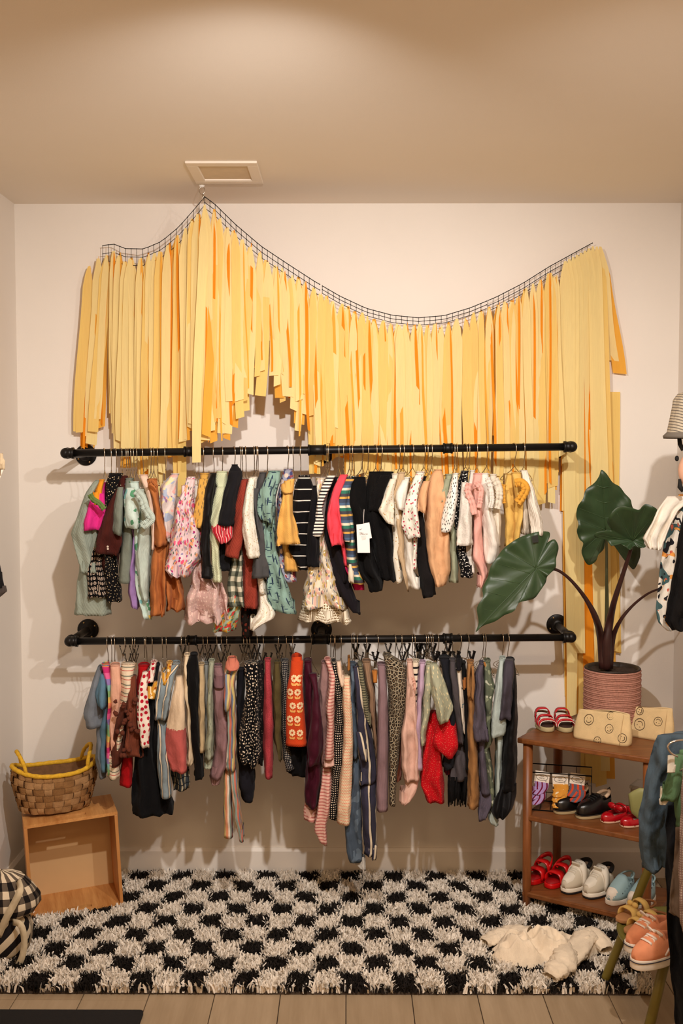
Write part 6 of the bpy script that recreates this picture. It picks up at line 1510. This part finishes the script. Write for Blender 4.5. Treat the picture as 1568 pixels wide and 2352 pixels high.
part('rubber_foot', MB().tube([f0+Vector((-.002, 0, -.010)), f0+(g0-f0)*.06], [.017, .0165], 12), plain('foot_black', (22, 18, 17), .8), lg)
f1 = Vector((.775, -1.17, .0)); g1 = at(1531, 2190, -1.16)
lg = part('leg', MB().tube([f1, f1.lerp(g1, .5), g1], .0135, 12), OLV, chr_); part('rubber_foot', MB().tube([f1, f1+(g1-f1)*.08], .017, 12), MATS['foot_black'], lg)
for (x, y) in ((1.12, -.87), (1.10, -1.18)): part('leg', MB().tube([(x, y, 0), (x-.05, y+.02, .23)], .0125, 12), OLV, chr_)
e0 = at(1446, 1845, -.885); pts = smooth_path([e0, e0+Vector((.06, -.02, 0)), e0+Vector((.16, -.025, 0)), e0+Vector((.26, .01, 0))], 16); mb = MB(); n = 18; vs = []
for k, p in enumerate(pts):
    e = .048*(.55+.45*min(1, min(k, 16-k)/3))
    for j in range(n): a = 2*PI*j/n; vs.append(p+Vector((-.004*math.sin(a), math.cos(a)*.011, math.copysign(abs(math.sin(a))**.6, math.sin(a))*e)))
fs = [(k*n+j, k*n+(j+1) % n, (k+1)*n+(j+1) % n, (k+1)*n+j) for k in range(16) for j in range(n)]+[tuple(range(n-1, -1, -1)), tuple(16*n+j for j in range(n))]
part('backrest', mb.add(vs, fs), plain('olive_back', (128, 126, 76), .5), chr_)
q = e0+Vector((.10, -.016, -.03)); part('back_post', MB().tube([q, Vector((q.x+.02, q.y-.01, .42)), g0+(g0-f0)*.3+Vector((.02, 0, 0))], .010, 10), OLV, chr_)
ZT = ZQ+.004
TANL = plain('tan_footbed', (182, 132, 88), .7); FLO = fab('strap_floral', (226, 188, 110), ('blot', 70, .56, (150, 122, 160), 2), ('blot', 60, .6, (246, 224, 180), 8))
def floral_sandal(o):
    L, W = .142, .058
    part('sole', sole_mb(L, W, 0, .012), TANL, o, False, bevel=.002)
    part('strap', arch(L, W*.98, .34, .022, .026, .008, lean=.006), FLO, o, False, solid=.004)
    part('strap', arch(L, W*.9, .58, .018, .040, .008, lean=-.006), FLO, o, False, solid=.004)
    mb = MB()
    for s in (-1, 1): mb.ball((s*.010, -.016, .042), .010, 8, 6, (1.1, .7, .8))
    part('knot', mb, FLO, o, False)
    part('heel_strap', MB().tube([(math.cos(a)*W*.42, .026+math.sin(a)*.038, .034) for a in [PI*j/12 for j in range(13)]], .0035, 6), plain('strap_brown', (140, 90, 50), .7), o, False)
def coral_sneaker(o):
    L, W = .155, .066
    part('sole', sole_mb(L*1.02, W*1.05, 0, .026, 1, 1), plain('sole_white', (226, 214, 198), .65), o, False, bevel=.002)
    part('sole_line', MB().tube([(x*1.075, y*1.045, .020) for x, y in foot_outline(L, W, 44)], .0013, 5, closed=True), plain('line_navy', (34, 32, 52), .7), o, False)
    pr = [(0, .012), (.14, .026), (.3, .036), (.45, .052), (.58, .064), (.75, .060), (1, .054)]
    CO = plain('coral_canvas', (226, 146, 106), .9, var=.06, vscale=60)
    part('upper', upper_mb(L, W, .022, pr, open_=(.56, .93)), CO, o, False, solid=.002)
    part('toe_seam', MB().tube([(x, -.042+.02*(x/.03)**2, .022+.036-.012*(abs(x)/.03)**2.2) for x in [-.028+.056*i/12 for i in range(13)]], .0011, 5), plain('seam_orange', (190, 96, 56), .9), o, False)
    for s in (-1, 1): part('side_stripe', MB().tube([(s*W*.49, .0, .030), (s*W*.48, .014, .044), (s*W*.47, .040, .036)], .003, 6), WTRIM, o, False)
    for k in range(5):
        t_ = .36+.04*k; part('lace', arch(L, W*.55, t_, .0055, .007, .020+interp(pr, t_)*.9, lean=.004 if k % 2 else -.004, seg=8), WTRIM, o, False, solid=.002)
    mb = MB()
    for s in (-1, 1): mb.tube(smooth_path([(0, -.004, .078), (s*.016, -.012, .090), (s*.026, -.004, .080), (s*.006, -.002, .078)], 12), .0022, 6)
    part('bow', mb, WTRIM, o, False)
place(floral_sandal, 'floral_sandal', 'tan sandal with yellow floral knotted strap at the back of the olive chair seat', 1462, 2108, ZT, R(-62), 'tan floral sandals')
place(floral_sandal, 'floral_sandal', 'tan sandal with yellow floral knotted strap beside the coral sneakers', 1484, 2136, ZT, R(-66), 'tan floral sandals')
place(coral_sneaker, 'coral_sneaker', 'coral canvas lace-up sneaker next to the floral sandals on the chair', 1489, 2172, ZT, R(-58), 'coral sneakers')
place(coral_sneaker, 'coral_sneaker', 'coral canvas lace-up sneaker at the front edge of the chair seat', 1505, 2210, ZT, R(-60), 'coral sneakers')

# ------------------------------------------------------------------ crumpled sweater on the rug
CRM = fab('ivory_fleece', (238, 220, 194), tex='weave')
cc = onz(1245, 2185, .03)
cs = thing('crumpled_sweater', 'crumpled ivory fleece sweater lying on the rug in front of the shelf', 'sweater', (cc.x, cc.y, .03))
def heap():
    nr, na = 46, 150; vs = []; uvs = []
    for j in range(nr+1):
        for i in range(na):
            a = 2*PI*i/na; r = j/nr; ex = .155*(1+.16*math.sin(2*a+.6)+.10*math.sin(3*a+2)+.07*math.sin(5*a)+.04*math.sin(11*a)); ey = .092*(1+.14*math.sin(3*a+1)+.10*math.sin(5*a+.5)+.05*math.sin(9*a))
            x, y = cc.x+ex*r*math.cos(a), cc.y+ey*r*math.sin(a)
            q = Vector((x*8, y*9, 2.7)); wx, wy = noise.noise(q)*1.1, noise.noise(q+Vector((9, 4, 1)))*1.1
            r1_ = max(0, 1-abs(noise.noise(Vector((x*7+wx, y*10+wy, 5.1))))*2.6); r2_ = max(0, 1-abs(noise.noise(Vector((x*15-wy, y*19+wx, 9.1))))*2.6); r3_ = max(0, 1-abs(noise.noise(Vector((x*31+wy, y*36, 3.1))))*2.8)
            e = (1-r**4); h = e*(.016+.046*r1_**.9+.022*r2_**.9+.008*r3_)+.010*(1-r)
            vs.append((x+.014*wx*e, y+.014*wy*e, .022+h)); uvs.append((x, y))
    fs = [(j*na+i, (j+1)*na+i, (j+1)*na+(i+1) % na, j*na+(i+1) % na) for j in range(nr) for i in range(na)]
    return MB().add(vs, fs, uvs)
part('body', heap(), CRM, cs)
def limb(pts, rs, seed):
    m_ = 40; P = smooth_path(pts, m_); n = 30; vs = []; uvs = []
    for k, p in enumerate(P):
        tt = (P[min(k+1, m_)]-P[max(k-1, 0)]).normalized(); s = tt.cross(Vector((0, 0, 1))).normalized(); u = s.cross(tt)
        r = interp([(i/(len(rs)-1), q) for i, q in enumerate(rs)], k/m_)
        for j in range(n):
            a = 2*PI*j/n; v3 = Vector((math.cos(a)*1.5+seed, math.sin(a)*1.5, k*.20))
            w_ = 1+.25*noise.noise(v3)+.20*(1-2.4*abs(noise.noise(v3*2.1+Vector((k*.11, 0, 0)))))
            vs.append(p+(s*math.cos(a)+u*math.sin(a)*.55)*r*w_); uvs.append((a*.03, k*.006))
    fs = [(k*n+j, k*n+(j+1) % n, (k+1)*n+(j+1) % n, (k+1)*n+j) for k in range(m_) for j in range(n)]
    cen = sum(vs[-n:], Vector())/n; vs += [v.lerp(cen, .15) for v in vs[-n:]]+[v.lerp(cen, .22)-tt*.025 for v in vs[-n:]]; uvs += uvs[-n:]*2
    for q_ in (0, 1): fs += [(m_*n+q_*n+j, m_*n+q_*n+(j+1) % n, (m_+1)*n+q_*n+(j+1) % n, (m_+1)*n+q_*n+j) for j in range(n)]
    return MB().add(vs, fs, uvs)
def rp(x, y, z): return onz(x, y, z)
part('sleeve', limb([rp(1285, 2215, .045), rp(1320, 2188, .05), rp(1345, 2152, .06), rp(1368, 2150, .058), rp(1394, 2184, .042)], [.032, .036, .033, .030, .024], 3), CRM, cs)
part('sleeve', limb([rp(1215, 2150, .05), rp(1170, 2145, .045), rp(1135, 2155, .04), rp(1112, 2165, .036)], [.040, .038, .030, .020], 8), CRM, cs)
part('hood', limb([rp(1290, 2165, .06), rp(1297, 2200, .06), rp(1278, 2228, .05), rp(1262, 2244, .04)], [.026, .036, .036, .024], 23), CRM, cs)

# ------------------------------------------------------------------ clothes on the side walls, at the edges of the picture
def side_rail(name, label, x, z, ya, yb_, wx):
    rt = thing(name, label, 'clothes rail', (x, (ya+yb_)/2, z))
    part('pipe', MB().tube([(x, ya, z), (x, yb_, z)], RR, 14), PIPE, rt)
    for y in (ya-.02, yb_+.02): part('arm', MB().tube([(x, y, z), (wx, y, z)], RR, 14), PIPE, rt)
side_rail('right_upper_rail', 'black pipe rail on the right wall above the floral shirt', 1.07, 1.46, -.56, -1.2, XR)
side_rail('right_lower_rail', 'black pipe rail on the right wall behind the slate blue shirt', .87, .83, -1.2, -2.0, XR)
side_rail('left_side_rail', 'black pipe rail on the left wall above the dark denim shorts', -1.0, 1.56, -1.1, -1.5, XL)
SG = 'clothes hanging on the side walls'
def flat_garment(spec, Y, hd, fold=1.0, open_=False): return cloth_tube(rows(spec), 0, hd, False, fold, open_, Y+.115, .115)
def SGm(name, label, cat, *pc):
    built = [(p[0], p[1], flat_garment(*p[2:])) for p in pc]
    if len(built) == 1: return single(name, built[0][2], built[0][1], label, cat, SG)
    vs = np.concatenate([np.array(b[2].v) for b in built]); lo, hi = vs.min(0), vs.max(0)
    rt = thing(name, label, cat, ((lo[0]+hi[0])/2, (lo[1]+hi[1])/2, lo[2]), 0, SG)
    for b in built: part(b[0], b[2], b[1], rt)
m = fab('muslin_blue', (72, 86, 96), tex='weave')
SGm('muslin_shirt', 'slate blue crinkled muslin shirt with long sleeve at the right edge', 'shirt',
    ('body', m, 'P 1682 1545 1610, 1700 1515 1640, 1760 1500 1650, 1850 1500 1650, 1930 1515 1650', -1.28, .03, .8),
    ('sleeve', m, 'P 1688 1508 1590, 1720 1497 1585, 1780 1482 1560, 1850 1471 1546, 1905 1463 1542, 1950 1467 1543, 1998 1472 1545', -1.32, .03, 1.2))
m = fab('fern', (88, 118, 84)); mw = fab('chalk', (214, 206, 188))
SGm('fern_tee', 'fern green tee with a white shoulder patch hanging in front of the slate blue shirt', 'tee',
    ('body', m, 'P 1722 1558 1640, 1780 1552 1640, 1838 1545 1640, 1900 1548 1640', -1.40, .022, .6),
    ('sleeve', m, 'P 1735 1546 1580, 1780 1532 1575, 1812 1522 1562, 1838 1514 1556', -1.44, .022, .6, True),
    ('patch', mw, 'P 1757 1538 1552, 1775 1531 1550', -1.468, .006, .1),
    ('cuff', mw, 'P 1836 1513 1538, 1848 1514 1530', -1.435, .016, .2))
SGm('navy_trousers', 'dark navy trousers hanging down to the floor at the right edge', 'trousers',
    ('body', fab('deep_navy', (32, 34, 42)), 'P 1850 1530 1640, 1990 1524 1640, 2100 1528 1640, 2200 1534 1650, 2352 1548 1660, 2420 1552 1660', -1.37, .03))
m = fab('mini_check', (170, 156, 142), ('line', 0, .0055, .4, (120, 104, 98)), ('line', 1, .0055, .4, (130, 100, 96)))
SGm('mini_check_shirt', 'grey mini check shirt cut off by the right edge of the picture', 'shirt',
    ('body', m, 'P 1750 1566 1650, 1900 1558 1650, 2050 1556 1650, 2130 1560 1650, 2146 1566 1650', -1.56, .028, .6))
SGm('taupe_jacket', 'taupe jacket between navy trousers and grey check shirt', 'jacket',
    ('body', fab('taupe_cloth', (120, 104, 92)), 'P 1900 1548 1640, 1980 1546 1640, 2060 1536 1640, 2102 1533 1640, 2108 1545 1640', -1.47, .02))
m = fab('tropic_print', (232, 222, 206), ('blot', 20, .55, (70, 96, 96), 2), ('blot', 30, .60, (36, 34, 38), 9), ('blot', 26, .64, (226, 152, 74), 17), ('blot', 34, .66, (196, 96, 74), 27))
SGm('tropical_shirt', 'white tropical print shirt with short sleeve at the upper right edge', 'shirt',
    ('body', m, 'P 1135 1556 1640, 1180 1530 1640, 1260 1518 1640, 1330 1508 1640, 1400 1502 1640, 1430 1506 1640, 1446 1525 1640', -.60, .03, .8),
    ('sleeve', fab('white_poplin', (238, 228, 212)), 'P 1140 1530 1600, 1170 1508 1560, 1205 1492 1540, 1238 1474 1528, 1255 1484 1520, 1272 1500 1512', -.63, .03, .7, True))
SGm('black_twill_trousers', 'black twill trousers over the tropical shirt at the upper right edge', 'trousers',
    ('body', fab('black_twill', (38, 32, 30)), 'P 1180 1566 1650, 1300 1548 1650, 1380 1530 1650, 1430 1524 1650, 1450 1540 1650', -.70, .03))
m = fab('seersucker', (206, 192, 168), ('line', 1, .0085, .35, (120, 112, 102)))
mb = MB(); c0 = at(1600, 955, -.66); vs = []; uvs = []; n = 32
for j in range(9):
    for i in range(n):
        a = 2*PI*i/n; s = j/8; r = (.088*(1-.10*s) if s < .75 else .088*.92*math.sqrt(max(0, 1-((s-.75)/.25)**2))+.002)*(1+.03*math.sin(9*a)); vs.append((c0.x+r*math.cos(a)+.02*s, c0.y+r*.8*math.sin(a), c0.z-.065+.15*s)); uvs.append((a*.08, .15*s+r*math.cos(a)*.35))
fs = [(j*n+i, j*n+(i+1) % n, (j+1)*n+(i+1) % n, (j+1)*n+i) for j in range(8) for i in range(n)]+[tuple(8*n+i for i in range(n))]
hat = thing('striped_cap', 'grey and cream striped baby cap hanging on the right wall', 'cap', (c0.x, c0.y, c0.z-.065), 0)
part('crown', mb.add(vs, fs, uvs), m, hat)
part('brim', MB().lathe([(.088, .012), (.098, .002), (.096, -.006), (.084, -.002)], 32, (c0.x, c0.y, c0.z-.062)), m, hat)
c1 = at(1606, 1080, -.66); mb = MB().ball(c1, .064, 20, 12, (1, .6, 1.05))
pk = thing('peach_bonnet', 'peach baby bonnet with black ties at the right edge below the striped cap', 'bonnet', (c1.x, c1.y, c1.z-.07), 0)
part('crown', mb, fab('peach_jersey', (232, 180, 150)), pk)
part('tie', MB().tube([at(1560, 1100, -.67), at(1561, 1118, -.67), at(1568, 1128, -.67)], [.004, .008, .006], 8), plain('tie_black', (22, 20, 18), .8), pk)
part('button', MB().ball(at(1554, 1053, -.67), .008, 10, 6, (.8, .6, 1.1)), MATS['tie_black'], pk)
part('tie', MB().tube([at(1559, 1002, -.66), at(1561, 1020, -.66), at(1568, 1034, -.66)], [.006, .007, .006], 8), MATS['tie_black'], pk)
m = fab('dark_denim', (38, 34, 36), tex='rib', kscale=400)
SGm('dark_denim_shorts', 'dark denim shorts with turned hem at the left edge of the picture', 'shorts',
    ('leg', m, 'P 1235 -70 -12, 1290 -70 0, 1330 -70 9, 1352 -68 14', -1.24, .03, .5),
    ('hem', fab('denim_hem', (74, 66, 62), tex='rib', kscale=300), 'P 1345 -70 16, 1358 -70 19, 1372 -70 2', -1.245, .032, .4))
SGm('cream_blouse', 'cream blouse sleeve just entering the left edge of the picture', 'blouse',
    ('body', fab('cream_lawn', (236, 226, 208)), 'P 1062 -70 4, 1075 -70 12, 1092 -70 6, 1108 -70 1, 1150 -70 -8', -1.24, .03, .8),
    ('cuff', fab('ecru_cuff', (206, 184, 150)), 'P 1049 -40 6, 1058 -40 13, 1078 -40 12', -1.26, .02, .3))

hp = smooth_path([at(x, y, -1.50) for x, y in ((1556, 1738), (1541, 1730), (1533, 1716), (1540, 1706), (1556, 1701), (1585, 1700), (1600, 1712), (1602, 1740))], 40)
hg = thing('chrome_hanger', 'shiny chrome hanger hook above the fern green tee at the right edge', 'hanger', tuple(hp[-1]))
part('hook', MB().tube(hp, .0022, 8), plain('chrome', (210, 205, 200), .12, 1), hg)
part('shoulder_wire', MB().tube([hp[-1], hp[-1]+Vector((-.04, 0, -.03)), hp[-1]+Vector((.07, 0, -.035)), hp[-1]], .0018, 6), MATS['chrome'], hg)
